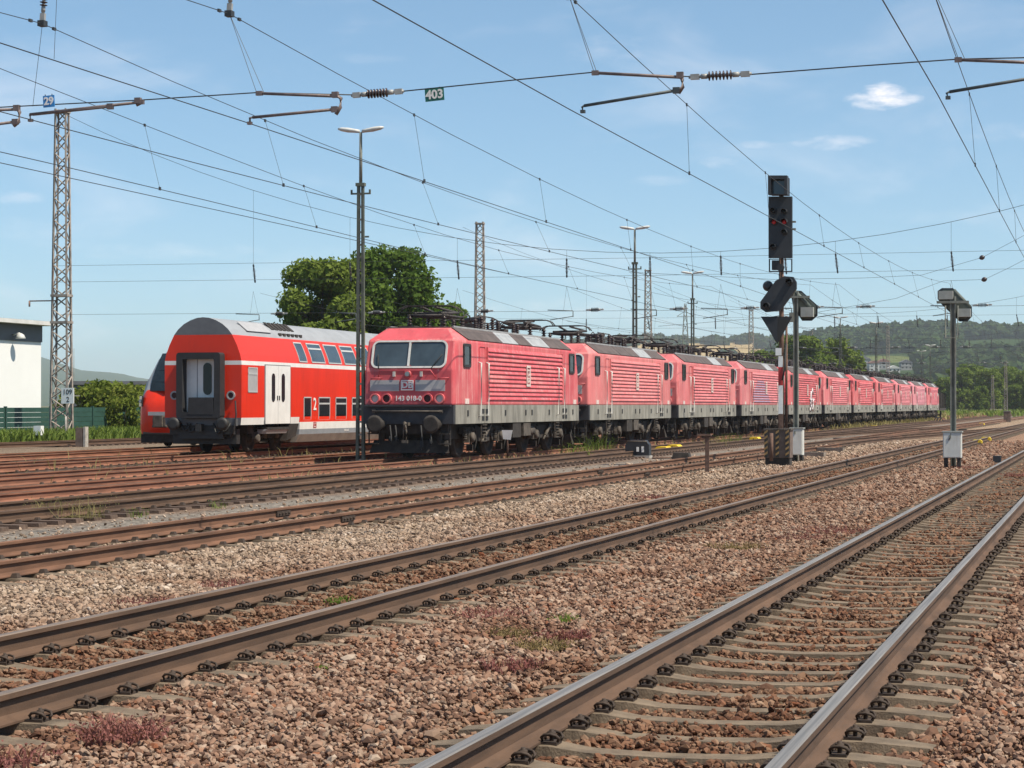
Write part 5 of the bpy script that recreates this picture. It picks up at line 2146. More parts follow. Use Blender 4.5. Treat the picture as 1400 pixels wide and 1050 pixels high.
a, b = crel(1045, 588), crel(1080, 626)
MB().box(((a.x + b.x) / 2, .3, (a.z + b.z) / 2), (b.x - a.x, .6, a.z - b.z)).build('housing', 'box_brown', cabn)
MB().box(((a.x + b.x) / 2, .3, b.z - .1), (b.x - a.x - .04, .54, .3)).build('plinth', 'grime', cabn)
MB().box(((a.x + b.x) / 2, .3, a.z + .02), (b.x - a.x + .06, .66, .05)).build('lid', 'grime_light', cabn)
for px in (1047.5, 1063, 1076.5):
    x = crel(px, 600).x
    po = MB().box((x, -.03, (a.z + b.z) / 2), (.10, .05, a.z - b.z - .04)).build('corner_post', 'sign_black', cabn)
    for k in range(5):
        z = b.z + .06 + k * .16
        MB().prism([(x - .05, -.056, z), (x + .05, -.056, z + .07), (x + .05, -.056, z + .14), (x - .05, -.056, z + .07)], (0, -.006, 0)).build('yellow_stripe', 'stripe_yellow', po)
MB().tube(crel(1057, 630, .35), crel(1057, 592, .35), .055, n=8).build('guard_post', 'rust_post', cabn)

# second post: signal seen from behind with its pale box
S2 = at_z(1088, 69).y
b2 = at(1088, 624, S2)
sg2 = thing('shunting_signal', 'grey post right of the main signal carrying an octagonal signal seen from behind', 'signal', b2)


def r2(px, py, out=0.0):
    return rel(px, py, out, S2, b2)


def back_signal(root, rl, octo, boxes, post_px, post_top, frame):
    po = rl(post_px, 600)
    pt = rl(post_px, post_top)
    mb = MB()
    for sx in (-1, 1):
        mb.box((po.x + sx * .06, .05, (pt.z - .3) / 2), (.035, .15, pt.z + .3))
    mb.box((po.x, .06, (pt.z - .3) / 2), (.12, .03, pt.z + .3))
    mb.build('post', 'post_grey', root)
    scr = MB().prism([rl(x, y, -.30) for x, y in octo], (0, .06, 0)).build('signal_screen', 'signal_black', root)
    cx = sum(x for x, _ in octo) / len(octo)
    cyy = sum(y for _, y in octo) / len(octo)
    inner = [(cx + (x - cx) * .86, cyy + (y - cyy) * .86) for x, y in octo]
    MB().prism([rl(x, y, -.20) for x, y in inner], (0, .10, 0)).build('screen_back', 'signal_back', scr)
    for x0, y0, x1, y1 in boxes:
        p, q = rl(x0, y0), rl(x1, y1)
        MB().box(((p.x + q.x) / 2, .08, (p.z + q.z) / 2), (q.x - p.x, .26, p.z - q.z)).build('lamp_box', 'signal_box_grey', scr)
    if frame:
        MB().path([rl(frame[0], frame[1], .1), rl(frame[0], frame[3], .1), rl(frame[2], frame[3], .1), rl(frame[2], frame[1], .1)], .022, 6).build('service_frame', 'post_grey', root)
    p = rl(post_px, post_top + 8)
    MB().box((p.x, .0, p.z), (.9, .10, .07)).build('clamp_bar', 'post_grey', root)


back_signal(sg2, r2, [(1083, 396), (1094, 397), (1116, 417), (1116, 431), (1108, 438), (1095, 438), (1083, 420), (1080, 404)], ((1095, 420, 1112, 433),), 1088, 398, None)
MB().tube(r2(1084, 396, -.1), r2(1107, 420, -.1), .07, n=8).build('cable_trunk', 'signal_back', sg2)
MB().box(r2(1082, 434), (.12, .12, .3)).build('relay_box', 'post_grey', sg2)
cb2_o = at(1090, 624, S2 - .5)
cb2 = thing('post_cabinet', 'narrow pale grey cabinet at the foot of the post right of the main signal', 'cabinet', cb2_o)


def c2r(px, py, out=0.0):
    return rel(px, py, out, S2 - .5, cb2_o)


def cabinet(root, rl, x0, y0, x1, y1, gap=.05):
    a, b = rl(x0, y0), rl(x1, y1)
    cx, cz, w, h = (a.x + b.x) / 2, (a.z + b.z) / 2, b.x - a.x, a.z - b.z
    MB().box((cx, .2, cz), (w, .4, h)).build('housing', 'cabinet', root)
    MB().box((cx, -.012, cz), (w - gap, .03, h - gap)).build('door', 'cabinet', root)
    MB().box((cx, .2, a.z + .015), (w + .06, .48, .035)).build('lid', 'signal_box_grey', root)
    MB().box((cx - w * .1, -.035, a.z - .12), (.05, .03, .09)).build('lock', 'post_grey', root)
    for s in (-1, 1):
        MB().box((cx + s * w * .36, .2, b.z - .2), (.10, .3, .4)).build('foot', 'grime', root)


cabinet(cb2, c2r, 1080, 586, 1097, 622)

# third signal, right
S3 = at_z(1302, 61.5).y
b3 = at(1302, 630, S3)
sg3 = thing('shunting_signal', 'signal on grey post at right, black octagon seen from behind with two pale boxes', 'signal', b3)


def r3(px, py, out=0.0):
    return rel(px, py, out, S3, b3)


back_signal(sg3, r3, [(1281, 397), (1287, 393), (1302, 393), (1308, 398), (1328, 419), (1328, 432), (1322, 439), (1311, 439), (1286, 415), (1281, 408)],
            ((1283.5, 398, 1303, 409), (1310, 422, 1327, 433)), 1303, 405, (1293, 418, 1310, 462))
MB().tube(r3(1303, 396, -.25), r3(1326, 420, -.25), .06, n=8).build('cable_trunk', 'signal_back', sg3)
cb3_o = at(1301, 628, S3 - .5)
cb3 = thing('post_cabinet', 'pale grey cabinet at the foot of the right-hand signal post', 'cabinet', cb3_o)
cabinet(cb3, lambda px, py, out=0.0: rel(px, py, out, S3 - .5, cb3_o), 1289, 591, 1314, 626)
MB().path([rel(1300, 592, .03, S3 - .5, cb3_o), rel(1299, 598, .04, S3 - .5, cb3_o), rel(1297, 602, .04, S3 - .5, cb3_o)], .012, 5).build('cable', 'rubber', cb3)

# ------------------------------------------------------------------ small things on the ground
dw_o = Vector(gp(871, 626, GZ))
dw = thing('dwarf_signal', 'low black dwarf signal box with two small white lights beside the track', 'signal', dw_o)
mb = MB()
mb.prism([(-.42, 0, .05), (.42, 0, .05), (.42, 0, .46), (.28, 0, .62), (-.28, 0, .62), (-.42, 0, .46)], (0, .4, 0))
mb.build('housing', 'signal_black', dw)
MB().box((0, .2, .0), (.9, .5, .16)).build('footing', 'concrete', dw)
for x in (.02, .20):
    MB().box((x, -.012, .30), (.08, .03, .16 if x < .1 else .2)).build('light', 'sign_white', dw)
MB().path([(-.36, -.02, .5), (-.36, -.1, .58), (.36, -.1, .58), (.36, -.02, .5)], .02, 5).build('hood_rail', 'grime_light', dw)
dp = thing('track_post', 'short rusty steel post with a flat cap standing between the tracks', 'post', gp(967, 649, GZ))
mb = MB()
mb.box((0, 0, .5), (.10, .02, 1.05))
mb.box((0, .06, .5), (.02, .12, 1.05))
mb.box((-.04, .12, .5), (.08, .02, 1.05))
mb.build('shaft', 'rust_post', dp)
MB().box((-.08, .03, 1.05), (.36, .16, .05)).build('cap', 'rust_post', dp)


def yellow_cover(px, py, label, w=.5, l=.9, dark=False):
    o = thing('axle_counter', label, 'track device', gp(px, py, GZ), 0, 'yellow axle counter covers beside the rails')
    mb = MB()
    h = .18
    pts = [(-w / 2, 0, 0), (w / 2, 0, 0), (w / 2, 0, h * .6), (w / 2 - .08, 0, h), (-w / 2 + .08, 0, h), (-w / 2, 0, h * .6)]
    mb.prism([Vector(p) + Vector((0, -l / 2, .06)) for p in pts], (0, l, 0))
    mb.build('cover', 'yellow', o)
    MB().box((0, 0, .02), (w * .8, l * .8, .12)).build('base', 'grime', o)
    MB().box((.0, -l / 2 - .006, .15), (.06, .02, .05)).build('bolt', 'grime', o)
    return o


for a in ((907, 619, 'left one of the two long yellow covers near the dwarf signal'), (922, 616, 'right one of the two long yellow covers near the dwarf signal'),
          (934, 603, 'small yellow cover by the rail behind the two long ones'), (1032, 604, 'small yellow cover just left of the striped cabinet'), (1130, 587, 'yellow cover right of the second signal post'),
          (1195, 586, 'yellow cover in front of the eighth locomotive'), (1336, 608, 'low yellow cover right of the pale cabinet', .45, .5), (1348, 604, 'taller yellow cover on the second track at right', .5, .6),
          (1342, 582, 'yellow cover far right beyond the second track')):
    yellow_cover(*a)
# hatched black-yellow markers
for px, py, lab in ((1141, 585, 'black and yellow hatched marker below the sixth locomotive'), (1283, 578, 'black and yellow hatched marker near the end of the row')):
    o = thing('hatched_marker', lab, 'marker', gp(px, py, GZ))
    MB().prism([(-.55, 0, 0), (.55, 0, 0), (.4, .15, .55), (-.35, .15, .62)], (0, .08, 0)).build('board', 'sign_black', o)
    for k in range(3):
        MB().prism([(-.48 + k * .3, -.004, .05), (-.36 + k * .3, -.004, .05), (-.14 + k * .3, .115, .48), (-.26 + k * .3, .115, .48)], (0, -.012, 0)).build('stripe', 'stripe_yellow', o)
# white notice on a rusty stick below the first engine
o = thing('small_sign', 'small crumpled white sign on a thin rusty stick beside the first locomotive', 'sign', tuple(at_t(694, 622, -17.9)))
q = at_t(694, 588, -17.9) - o.location
MB().tube((0, 0, -.1), (0, 0, q.z), .03, n=6).build('stick', 'rust_post', o)
mb = MB()
mb.add([(-.13, -.03, q.z - .28), (.10, -.03, q.z - .30), (.17, -.05, q.z), (-.18, -.03, q.z), (-.13, -.015, q.z - .28), (.10, -.015, q.z - .30), (.17, -.035, q.z), (-.18, -.015, q.z)],
       [(0, 1, 2, 3), (4, 5, 6, 7), (0, 1, 5, 4), (1, 2, 6, 5), (2, 3, 7, 6), (3, 0, 4, 7)])
mb.build('plate', 'sign_white', o)
# concrete post stub and white box at left
o = thing('concrete_post', 'weathered concrete post stub by the track below the left lattice mast', 'post', gp(112, 611, GZ))
MB().box((-.06, 0, .4), (.34, .34, .9), taper=.95).build('shaft', 'box_brown', o)
MB().box((.2, -.02, .42), (.1, .3, .94)).build('face_plate', 'concrete', o)
o = thing('white_marker', 'small white marker box in the weeds before the green fence', 'marker', at_t(53, 597, -46.9))
MB().box((0, 0, .28), (.36, .3, .42)).build('board', 'sign_white', o)
MB().box((0, 0, 0), (.08, .08, .4)).build('peg', 'post_grey', o)
o = thing('white_pole', 'thin pale stake at the foot of the left lattice mast', 'post', at_t(90, 598, -47.6))
MB().tube((0, 0, -.1), (0, 0, 1.0), .05, .04, 8).build('shaft', 'concrete', o)
# relay case far right, box by the near rail, planks
o = thing('relay_box', 'grey brown relay box standing between the far tracks at right', 'box', gp(1377, 577, GZ))
MB().box((0, 0, .6), (.75, .6, 1.2)).build('housing', 'box_brown', o)
MB().box((0, 0, 1.2), (.82, .68, .06)).build('lid', 'signal_box_grey', o)
o = thing('rail_contact_box', 'small dark box with a cable beside the shiny near rail at right', 'box', gp(1363, 634, GZ))
MB().box((0, 0, .14), (.24, .3, .22)).build('housing', 'signal_black', o)
MB().path([(-.1, 0, .05), (-.5, -.2, .03), (-.9, -.1, .04), (-1.2, .3, .05)], .018, 5).build('cable', 'rubber', o)
for px, py, w, lab in ((1128, 619, 1.0, 'weathered timber baulk lying right of the pale post cabinet'), (1108, 626, .7, 'shorter dark timber lying below the long baulk'), (1150, 604, .5, 'dark switch motor cover between the rails right of the signals')):
    o = thing('timber_baulk', lab, 'timber', gp(px, py, GZ), R(-10))
    MB().box((0, 0, .10), (w * 1.5, .3, .2)).build('beam', 'wood_grey', o)
    for s in (-1, 1):
        MB().box((s * w * .5, 0, .205), (.08, .2, .015)).build('strap', 'rust_post', o)
for px, py, lab in ((1316, 592, 'dark point motor box beside the second track at right'), (932, 630, 'dark point lever casing beside the third track')):
    o = thing('point_motor', lab, 'track device', gp(px, py, GZ))
    MB().box((0, 0, .16), (.6, .45, .22), taper=.85).build('housing', 'grime', o)
    MB().tube((-.3, 0, .1), (-1.0, 0, .08), .03, n=6).build('rod', 'rust_post', o)
o = thing('litter', 'crumpled white scrap lying on the grey strip left of centre', 'litter', gp(537, 660, GZ))
MB().prism([(-.12, 0, 0), (.14, .05, 0), (.10, .02, .12), (.02, 0, .07), (-.06, 0, .14)], (.03, .1, .01)).build('scrap', 'sign_white', o)

# ------------------------------------------------------------------ overhead lines
SUP = [-41.8, 27.6, 97.0, 165.0, 228.0, 291.0, 355.0, 422.0]


def wire(mb, pts, r, n=4, m=0):
    return mb.path(pts, r, n, m)


def line(label, tf, stag, s0, s1, zc=5.5, zm=7.0, sag=.8, r=.0062, drop=8.6, moff=.0, messenger=True, lift=1.0):
    root = thing('overhead_line', label, 'overhead line', (0, 0, 0), group='overhead lines')

    def stg(s):
        for a, b in zip(SUP, SUP[1:]):
            if a <= s <= b:
                i = SUP.index(a)
                u = (s - a) / (b - a)
                return stag * ((1 - 2 * u) * (1 if i % 2 else -1))
        return 0

    def zmes(s):
        for a, b in zip(SUP, SUP[1:]):
            if a <= s <= b:
                u = (s - a) / (b - a)
                return zm - 4 * sag * u * (1 - u)
        return zm
    ss = list(np.arange(s0, s1, 6.0)) + [s1]
    for q in SUP:
        if s0 < q < s1:
            ss.append(q)
    ss = sorted(set(ss))
    mb = MB()
    wire(mb, [(tf(s) + stg(s), s, zc) for s in ss], r * 1.15, 5)
    mb.build('contact_wire', 'wire', root)
    if messenger:
        mb = MB()
        wire(mb, [(tf(s) + moff, s, zmes(s)) for s in ss], r, 5)
        mb.build('messenger_wire', 'wire', root)
        s = s0 + 2.0
        k = 0
        while s < min(s1, 240):
            near = min(abs(s - q) for q in SUP)
            if near > 2.5:
                a, b = Vector((tf(s) + moff, s, zmes(s))), Vector((tf(s) + stg(s), s, zc))
                d = MB()
                d.tube(a, b, .0036, n=4)
                d.box(b + Vector((0, 0, .01)), (.02, .07, .06))
                d.box(a, (.02, .06, .05))
                d.build('dropper', 'wire', root)
            s += drop
            k += 1
    return root


def cst(c):
    return lambda s: c


line('overhead line above the nearest shiny track, upper right', cst(C1), .12, 8, 560, moff=.0)
line('overhead line above the second track, passing behind the main signal', cst(C2 - .02), -.14, 8, 560, moff=-.15)
line('overhead line above the third track, passing the 403 plate insulator', cst(C3 + .1), .18, 8, 560, moff=-.05)
line('overhead line running between third and fourth track, upper left', tr([(27.6, -14.2), (97, -12.6)]), .0, 8, 160, moff=-.35)
line('overhead line above the track in front of the locomotives', tr([(29, -16.45), (64, -17.2)]), .0, 8, 420, moff=-.3)
line('second lower wire converging over the track before the locomotives', cst(-17.2), .0, 8, 166, messenger=False)
line('overhead line above the red locomotives', cst(C5), .2, 97, 420)
line('overhead line over the empty rusty track behind the locomotives', cst(C6), .2, 97, 420)
line('overhead line above the coach track', cst(C7), .2, 97, 420)
line('overhead line above the railcar track', cst(C8), .2, 97, 420)
line('overhead line beyond the railcar towards the fence', cst(-39.5), .2, 97, 420)
line('overhead line right of the nearest track, outside the frame until far off', cst(3.4), .2, 60, 560)


def insulator(mb, a, b, r=.10, n=7, m_end=0, m_disc=1):
    a, b = Vector(a), Vector(b)
    d = b - a
    ax = d.normalized()
    mb.tube(a, b, .022, n=6, m=m_end)
    L0, L1 = .30, .70
    for u0, u1 in ((.2, L0), (L1, .8)):
        mb.tube(a + d * u0, a + d * u1, r * .55, n=10, m=m_end)
    for u in (.10, .90):
        mb.box(a + d * u, (d.length * .14, .05, .07), m_end, d.to_track_quat('X', 'Z').to_matrix())
    for k in range(n):
        u = L0 + (L1 - L0) * (k + .5) / n
        c = a + d * u
        t_ = d.length * .012
        mb.lathe([(r * .45, -t_ * 1.5), (r, -t_ * .4), (r, t_ * .4), (r * .45, t_ * 1.5)], c, ax, 14, m_disc)
    return mb


# first cross span, close above the foreground tracks
S1 = 27.6


def q1(px, py):
    return at(px, py, S1)


cs = thing('cross_span', 'nearest overhead cross span with steady arms and big ribbed insulators across the top', 'cross span')
mb = MB()
wire(mb, [q1(*p) for p in ((-160, 162), (0, 146), (195, 136), (350, 126), (480, 129))], .009, 5)
wire(mb, [q1(*p) for p in ((552, 124), (700, 109), (812, 98), (942, 104))], .009, 5)
wire(mb, [q1(*p) for p in ((1028, 101), (1170, 90), (1312, 80), (1500, 76), (1700, 72))], .009, 5)
mb.build('lower_span_wire', 'wire', cs)
for a, b in (((480, 130), (552, 124)), ((942, 105), (1028, 100))):
    insulator(MB(), q1(*a), q1(*b), .062, 7).build('ribbed_insulator', ['insulator_grey', 'insulator_brown'], cs)


def arm(upper, bracket, lower, hook, mt_u, mt_l, r=.021):
    mb = MB()
    mb.tube(q1(*upper[0]), q1(*upper[1]), r, n=8)
    mb.box(q1(*upper[0]), (.09, .05, .06))
    mb.build('upper_arm', mt_u, cs)
    mb = MB()
    mb.path([q1(*p) for p in bracket], .026, 6)
    mb.box(q1(*bracket[0]), (.09, .06, .08))
    mb.build('arm_bracket', 'arm_tube', cs)
    mb = MB()
    mb.tube(q1(*lower[0]), q1(*lower[1]), r, n=8)
    mb.path([q1(*lower[1]), q1(*hook[0]), q1(*hook[1])], .017, 6)
    mb.box(q1(*hook[1]), (.06, .06, .04))
    mb.box(q1(*lower[0]), (.09, .05, .08))
    mb.build('steady_arm', mt_l, cs)


arm(((354, 127), (458, 131)), ((458, 129), (466, 134), (465, 146), (459, 156)), ((457, 149), (345, 160)), ((341, 161), (341, 168)), 'arm_tube', 'arm_tube')
arm(((814, 99), (930, 105)), ((930, 102), (933, 108), (934, 118), (928, 127)), ((925, 123), (799, 144)), ((796, 146), (797, 152)), 'arm_tube', 'arm_dark')
arm(((1311, 81), (1440, 86)), ((1440, 84), (1445, 90), (1446, 100), (1440, 106)), ((1436, 102), (1299, 125)), ((1295, 127), (1297, 133)), 'arm_tube', 'arm_dark')
arm(((192, 139), (40, 156)), ((188, 137), (193, 140), (186, 143)), ((150, 145), (44, 156)), ((40, 157), (41, 164)), 'arm_tube', 'arm_tube')
arm(((-110, 153), (22, 149)), ((22, 147), (26, 153), (25, 166), (18, 172)), ((20, 166), (-100, 182)), ((-104, 184), (-104, 190)), 'arm_tube', 'arm_tube')
# droppers and messenger suspension above the span
for i, (top, lows, ln) in enumerate(((C3 + .05, ((350, 125), (360, 125)), 1), (-14.55, ((44, 145),), 1), (C2 - .17, ((812, 97), (816, 98)), 0), (C1, ((1311, 79), (1320, 80)), 0))):
    mb = MB()
    for lo in lows:
        mb.tube((top, S1, 7.0), q1(*lo), .004, n=4)
    mb.build('span_dropper', 'wire', cs)
    t0 = Vector((top, S1, 7.0))
    tt = t0 + Vector((.05, 0, .75))
    insulator(MB(), t0 + Vector((0, 0, .02)), tt, .055, 7).build('suspension_insulator', ['insulator_grey', 'insulator_brown'], cs)
    mb = MB()
    mb.box(t0, (.10, .12, .08))
    for k in (-.35, .35):
        mb.box(t0 + Vector((0, k, -.016)), (.03, .08, .04))
    mb.build('clamp', 'wire', cs)
mb = MB()
wire(mb, [(t, S1, 7.0 + .78 + .04 * abs(t + 15)) for t in (-51, -40, -30, -20, -14.6, -11.8, -7, -2, 4, 12)], .01, 5)
mb.build('upper_span_wire', 'wire', cs)
for px, y0, y1 in ((73, -20, 80),):
    MB().tube(q1(px + 4, y0), q1(px, y1), .004, n=4).build('span_dropper', 'wire', cs)


def plate(name, px, py, s, w, h, body, mface, label, tilt, size):
    o = thing(name, label, 'sign', at(px, py, s))
    o.rotation_euler = (0, R(tilt), 0)
    MB().box((0, 0, 0), (w, .012, h)).build('plate', mface, o)
    text('lettering', body, size, 'logo_white', o, (0, -.008, 0), FRONT, .002, 1.0, .005)
    for k in (-1, 1):
        MB().box((k * w * .3, 0, h / 2 + .008), (.008, .014, .02)).build('hook', 'wire', o)


plate('span_sign', 594, 129, S1 - .03, .265, .165, '403', 'sign_green', 'dark green plate reading 403 hanging from the cross span wire', -4, .165)
plate('span_sign', 66, 138, S1 - .05, .175, .165, '29', 'sign_blue', 'blue plate reading 29 on the cross span above the left lattice mast', -3, .15)


# farther cross spans
def cross_span(s, label, tl, n, full=True, left_top=16.0):
    root = thing('cross_span', label, 'cross span')
    tm, tr_ = -18.7, 13.0

    def zh(t):
        return 8.5 + (left_top - 8.5) * ((t - tm) / 31.4) ** 2
    ts = np.linspace(tl, tr_, 26)
    mb = MB()
    wire(mb, [(t, s, zh(t)) for t in ts], .011, 5)
    mb.build('head_span_wire', 'wire', root)
    mb = MB()
    for z in (8.35, 7.55, 5.95):
        wire(mb, [(tl, s, z + .1), (-20, s, z - .05), (tr_, s, z)], .007, 4)
    mb.build('span_wire', 'wire', root)
    for t in (C1, C2, C3, -14.0, -16.9, C5, C6, C7, C8, -39.5, 3.4):
        mb = MB()
        mb.tube((t, s, zh(t)), (t, s, 8.35), .006, n=4)
        mb.tube((t, s, 7.05), (t - .15, s, 5.95), .005, n=4)
        mb.tube((t, s, 7.05), (t + .25, s, 5.95), .005, n=4)
        mb.build('hanger', 'wire', root)
        insulator(MB(), (t, s, 8.35), (t + random.uniform(-.05, .2), s, 7.45), .075, 6, 0, 1).build('span_insulator', ['wire', 'insulator_brown'], root)
        if full:
            mb = MB()
            mb.tube((t - .9, s, 5.98), (t + .3, s, 5.93), .022, n=6)
            mb.tube((t + .3, s, 5.93), (t + .3, s, 5.65), .02, n=6)
            mb.tube((t + .3, s, 5.68), (t - .8, s, 5.52), .02, n=6)
            mb.build('steady_arm', 'arm_dark', root)
            insulator(MB(), (t + .9, s, 5.96), (t + 1.75, s, 5.98), .10, 6, 0, 1).build('ribbed_insulator', ['insulator_grey', 'wire'], root)
    return root


cross_span(MAST_S[0], 'second cross span, sagging from the left lattice mast past the signal', -49.8, 11, left_top=16.2)
cross_span(MAST_S[1], 'third cross span, hung from the lattice mast behind the first locomotive', -49.6, 11)
cross_span(MAST_S[2], 'fourth cross span, hung from the mast between the middle lamp posts', -49.6, 11)
cross_span(291, 'fifth cross span far down the yard', -50, 11, False)
# feeder wires with black balls, upper right
for i, (pts, ball, s, lab) in enumerate((([(900, 446), (1100, 430), (1225, 408), (1290, 384), (1346, 382), (1380, 366), (1420, 345), (1480, 310)], None, 150, 'feeder wire rising to the right edge, lower of two'),
                                         ([(860, 372), (1060, 382), (1180, 380), (1260, 376), (1343, 352), (1400, 322), (1480, 280)], None, 150, 'feeder wire rising to the right edge, upper of two'))):
    o = thing('feeder_wire', lab, 'wire')
    wire(MB(), [at(x, y, s) for x, y in pts], .012, 5).build('strand', 'wire', o)
    bp = at(1346, 382, s) if i == 0 else at(1343, 352, s)
    MB().lathe([(.03, -.2), (.13, -.12), (.17, 0), (.13, .12), (.03, .2)], bp, (1, 0, .3), 12).build('ball', 'insulator_brown', o)

# bracket on the left mast
o = thing('mast_bracket', 'thin bracket arm sticking out left from the left lattice mast', 'bracket', at(78, 411, p0.y))
q = at(40, 411, p0.y) - o.location
MB().tube((0, 0, 0), (q.x, 0, 0), .035, n=6).build('arm', 'mast_red_rust', o)
MB().tube((q.x, 0, 0), (q.x, 0, -.28), .05, n=6).build('end_knob', 'mast_red_rust', o)

# ------------------------------------------------------------------ buildings and fence at left
hall = thing('hall_building', 'white rendered hall with dark grey fascia at the left edge', 'building', (0, 0, 0))
TH = -66.0
a = at_t(56, 590, TH)
x1, y1 = TH, a.y
dpt = 26.0
zt = at_t(56, 440, TH).z
z1 = at_t(56, 468, TH).z
yy0 = y1 - 40
MB().hexa([(x1 - dpt, yy0, GZ), (x1, yy0, GZ), (x1, y1, GZ), (x1 - dpt, y1, GZ), (x1 - dpt, yy0, z1), (x1, yy0, z1), (x1, y1, z1), (x1 - dpt, y1, z1)]).build('wall', 'wall_white', hall)
MB().hexa([(x1 - dpt, yy0, z1), (x1 + .06, yy0, z1), (x1 + .06, y1 + .06, z1), (x1 - dpt, y1 + .06, z1), (x1 - dpt, yy0, zt - .25), (x1 + .06, yy0, zt - .25), (x1 + .06, y1 + .06, zt - .25), (x1 - dpt, y1 + .06, zt - .25)]).build('upper_band', 'wall_dark_grey', hall)
MB().hexa([(x1 - dpt - 1, yy0 - 1, zt - .25), (x1 + .8, yy0 - 1, zt - .25), (x1 + .8, y1 + .8, zt - .25), (x1 - dpt - 1, y1 + .8, zt - .25),
           (x1 - dpt - 1, yy0 - 1, zt), (x1 + .8, yy0 - 1, zt), (x1 + .8, y1 + .8, zt), (x1 - dpt - 1, y1 + .8, zt)]).build('fascia', 'fascia', hall)
MB().hexa([(x1 - dpt - 1, yy0 - 1, zt + .003), (x1 + .8, yy0 - 1, zt + .003), (x1 + .8, y1 + .8, zt + .003), (x1 - dpt - 1, y1 + .8, zt + .003),
           (x1 - 16, yy0 - 1, zt + 1.0), (x1 - 14, yy0 - 1, zt + 1.0), (x1 - 14, y1 + .8, zt + 1.0), (x1 - 16, y1 + .8, zt + 1.0)]).build('roof', 'roof_tar', hall)
wl = at_t(18, 460, TH + .1)
lo = MB()
lo.tube((x1, wl.y, wl.z + .1), (x1 + .55, wl.y, wl.z + .2), .05, n=8)
lo.lathe([(.06, .2), (.22, .1), (.32, -.12), (.30, -.14)], (x1 + .6, wl.y, wl.z), (0, 0, 1), 14)
lo.build('wall_lamp', 'lamp_shade', hall)

shed = thing('grey_shed', 'long low grey building behind the shrubs at left', 'building')
sa, sb2 = at_z(94, 205), at_z(260, 205)
zt2 = at_z(94, 205, 521).z
dirv = Vector((sb2.x - sa.x, sb2.y - sa.y, 0))
nrm = Vector((-dirv.y, dirv.x, 0)).normalized() * 18
pa, pb = Vector((sa.x, sa.y, GZ)), Vector((sb2.x, sb2.y, GZ))
MB().hexa([pa, pb, pb + nrm, pa + nrm] + [p + Vector((0, 0, zt2 - GZ - .35)) for p in (pa, pb, pb + nrm, pa + nrm)]).build('wall', 'wall_dark_grey', shed)
k = dirv.normalized() * .6 - nrm.normalized() * 0
ov = nrm.normalized() * .5
MB().hexa([p + Vector((0, 0, zt2 - GZ - .35)) for p in (pa - ov, pb - ov, pb + nrm + ov, pa + nrm + ov)] + [p + Vector((0, 0, zt2 - GZ)) for p in (pa - ov, pb - ov, pb + nrm + ov, pa + nrm + ov)]).build('roof', 'slate', shed)
# thin aerial and rooflight behind
o = thing('aerial_mast', 'thin aerial mast rising behind the grey shed', 'mast', ground_at(101, 240))
MB().tube((0, 0, 0), (0, 0, (HOR - 476) / FPX * 240 + 1.8), .06, .03, 6).build('pole', 'post_grey', o)

# fence of horizontal boards between posts
fence = thing('green_fence', 'dark green board fence behind the weeds at left', 'fence')
FX = -52.3
fs0 = at_t(-60, 580, FX).y
fs1 = at_t(170, 580, FX).y + 14
bay = 4.7
nb = int((fs1 - fs0) / bay) + 1
ztop = at_t(60, 557, FX).z
bh = (ztop - GZ) / 7
bme = MB().box((0, bay / 2, bh / 2), (.04, bay - .16, bh - .014)).mesh('board', 'fence_green')
pme = MB().box((0, 0, (ztop + .06 - GZ) / 2), (.14, .12, ztop + .06 - GZ)).mesh('post', 'fence_green')
for i in range(nb + 1):
    y = fs0 + i * bay
    link('post', pme, fence, (FX, y, GZ))
    if i < nb:
        for k in range(7):
            link('board', bme, fence, (FX, y, GZ + k * bh))

# houses at the foot of the hill
def house(px, d, w, h, l, wall, roof, label, rz=0.0):
    p = at_z(px, d)
    z = right_hill_z(px, d)
    o = thing('house', label, 'house', (p.x, p.y, z), R(YAW) + rz, 'houses at the foot of the wooded hill')
    MB().box((0, 0, h / 2 - 2), (w, l, h + 4)).build('wall', wall, o)
    r = MB()
    r.prism([(-w / 2 - .4, -l / 2 - .4, h), (w / 2 + .4, -l / 2 - .4, h), (w / 2 + .4, -l / 2 - .4, h + .25), (0, -l / 2 - .4, h + w * .28), (-w / 2 - .4, -l / 2 - .4, h + .25)], (0, l + .8, 0))
    r.build('roof', roof, o)
    nw = max(2, int(w / 3))
    for i in range(nw):
        for z in (1.4, 4.2, 7.0):
            if z + 1.4 < h:
                MB().box((-w / 2 + (i + .5) * w / nw, -l / 2, z + .6), (1.2, .12, 1.3)).build('window', 'window_glass', o)


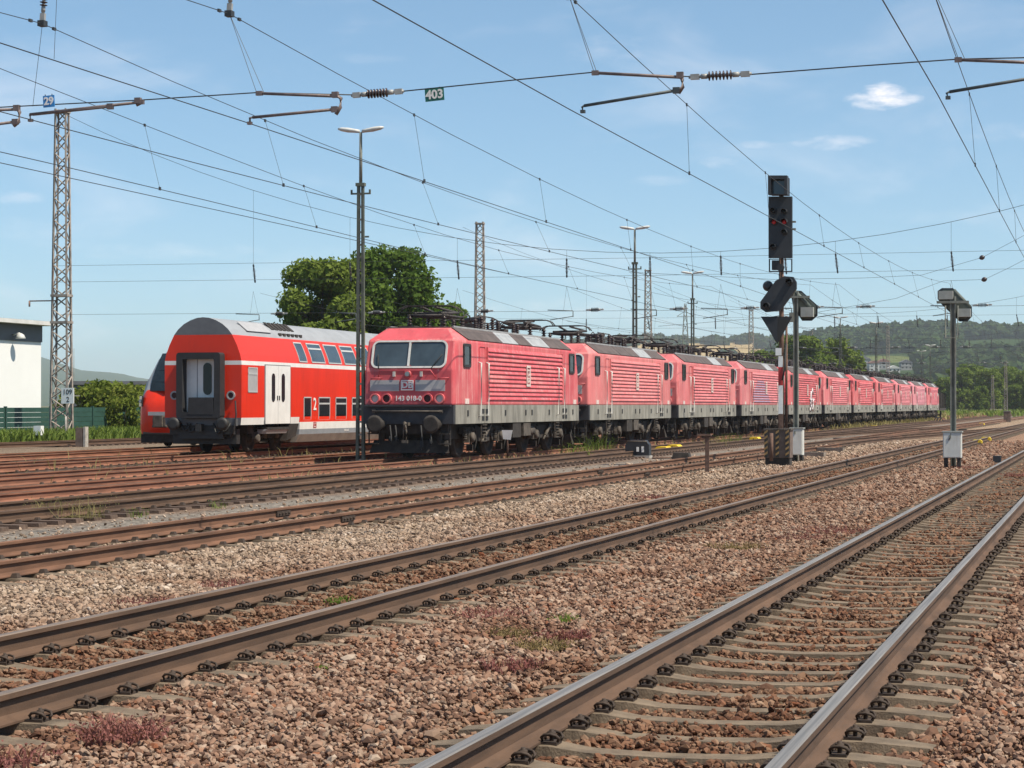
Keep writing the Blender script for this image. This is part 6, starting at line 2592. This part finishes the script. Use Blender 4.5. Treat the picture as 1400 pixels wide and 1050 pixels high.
for a in ((1166, 1720, 9, 6, 12, 'house_grey', 'slate', 'grey house just right of the tree clump, above the locomotives'), (1180, 1800, 11, 7, 12, 'house_grey', 'slate', 'broad grey house at the hill foot, second from left'),
          (1194, 1700, 8, 7, 11, 'house_white', 'tile_red', 'tall pale house at the hill foot with a brown roof'), (1207, 1760, 10, 6, 12, 'house_grey', 'tile_red', 'wide house with a reddish roof at the hill foot'),
          (1221, 1690, 9, 3.2, 12, 'house_white', 'house_white', 'bright white flat building at the hill foot'), (1238, 1740, 9, 6, 10, 'house_grey', 'slate', 'small grey house right of the bright white one'),
          (1391, 1780, 8, 5, 11, 'house_white', 'tile_red', 'small pale house at the right edge below the hill')):
    house(*a)

# end-of-train wagon behind the last locomotive
wg = thing('dark_wagon', 'dark open wagon coupled behind the last locomotive', 'wagon', (C5, LOCO0 + PITCH * 11, 0))
MB().box((0, 5.0, 1.15), (2.7, 9.6, .3)).build('chassis', 'grime', wg)
for y in (0.3, 2.7, 5.1, 7.5, 9.7):
    for sx in (-1, 1):
        MB().box((sx * 1.3, y, 2.1), (.12, .14, 1.8)).build('stake', 'grime', wg)
for y in (2.0, 8.0):
    MB().lathe([(.48, -.95), (.48, -.80), (.08, -.78), (.08, .78), (.48, .80), (.48, .95)], (0, y, .46), (1, 0, 0), 18).build('wheelset', 'grime', wg)
MB().box((0, 5, 2.2), (2.2, 8.5, 1.6)).build('load', 'grime', wg)
MB().box((.9, -.1, 1.2), (.4, .05, .3)).build('tail_plate', 'sign_white', wg)

# ------------------------------------------------------------------ haze: the air between here and the hills
hz = MB().hexa([(-8200, -50, GZ - 1), (7800, -50, GZ - 1), (7800, 9600, GZ - 1), (-8200, 9600, GZ - 1), (-8200, -50, 215), (7800, -50, 215), (7800, 9600, 215), (-8200, 9600, 215)])
m = bpy.data.materials.new('haze')
m.use_nodes = True
t = m.node_tree
for n in list(t.nodes):
    t.nodes.remove(n)
out = t.nodes.new('ShaderNodeOutputMaterial')
pv = t.nodes.new('ShaderNodeVolumePrincipled')
pv.inputs['Color'].default_value = (.80, .88, .97, 1)
pv.inputs['Density'].default_value = HAZE
pv.inputs['Anisotropy'].default_value = .2
t.links.new(pv.outputs[0], out.inputs['Volume'])
M['haze'] = m
hz = hz.build('haze', 'haze')
hz['kind'] = 'stuff'
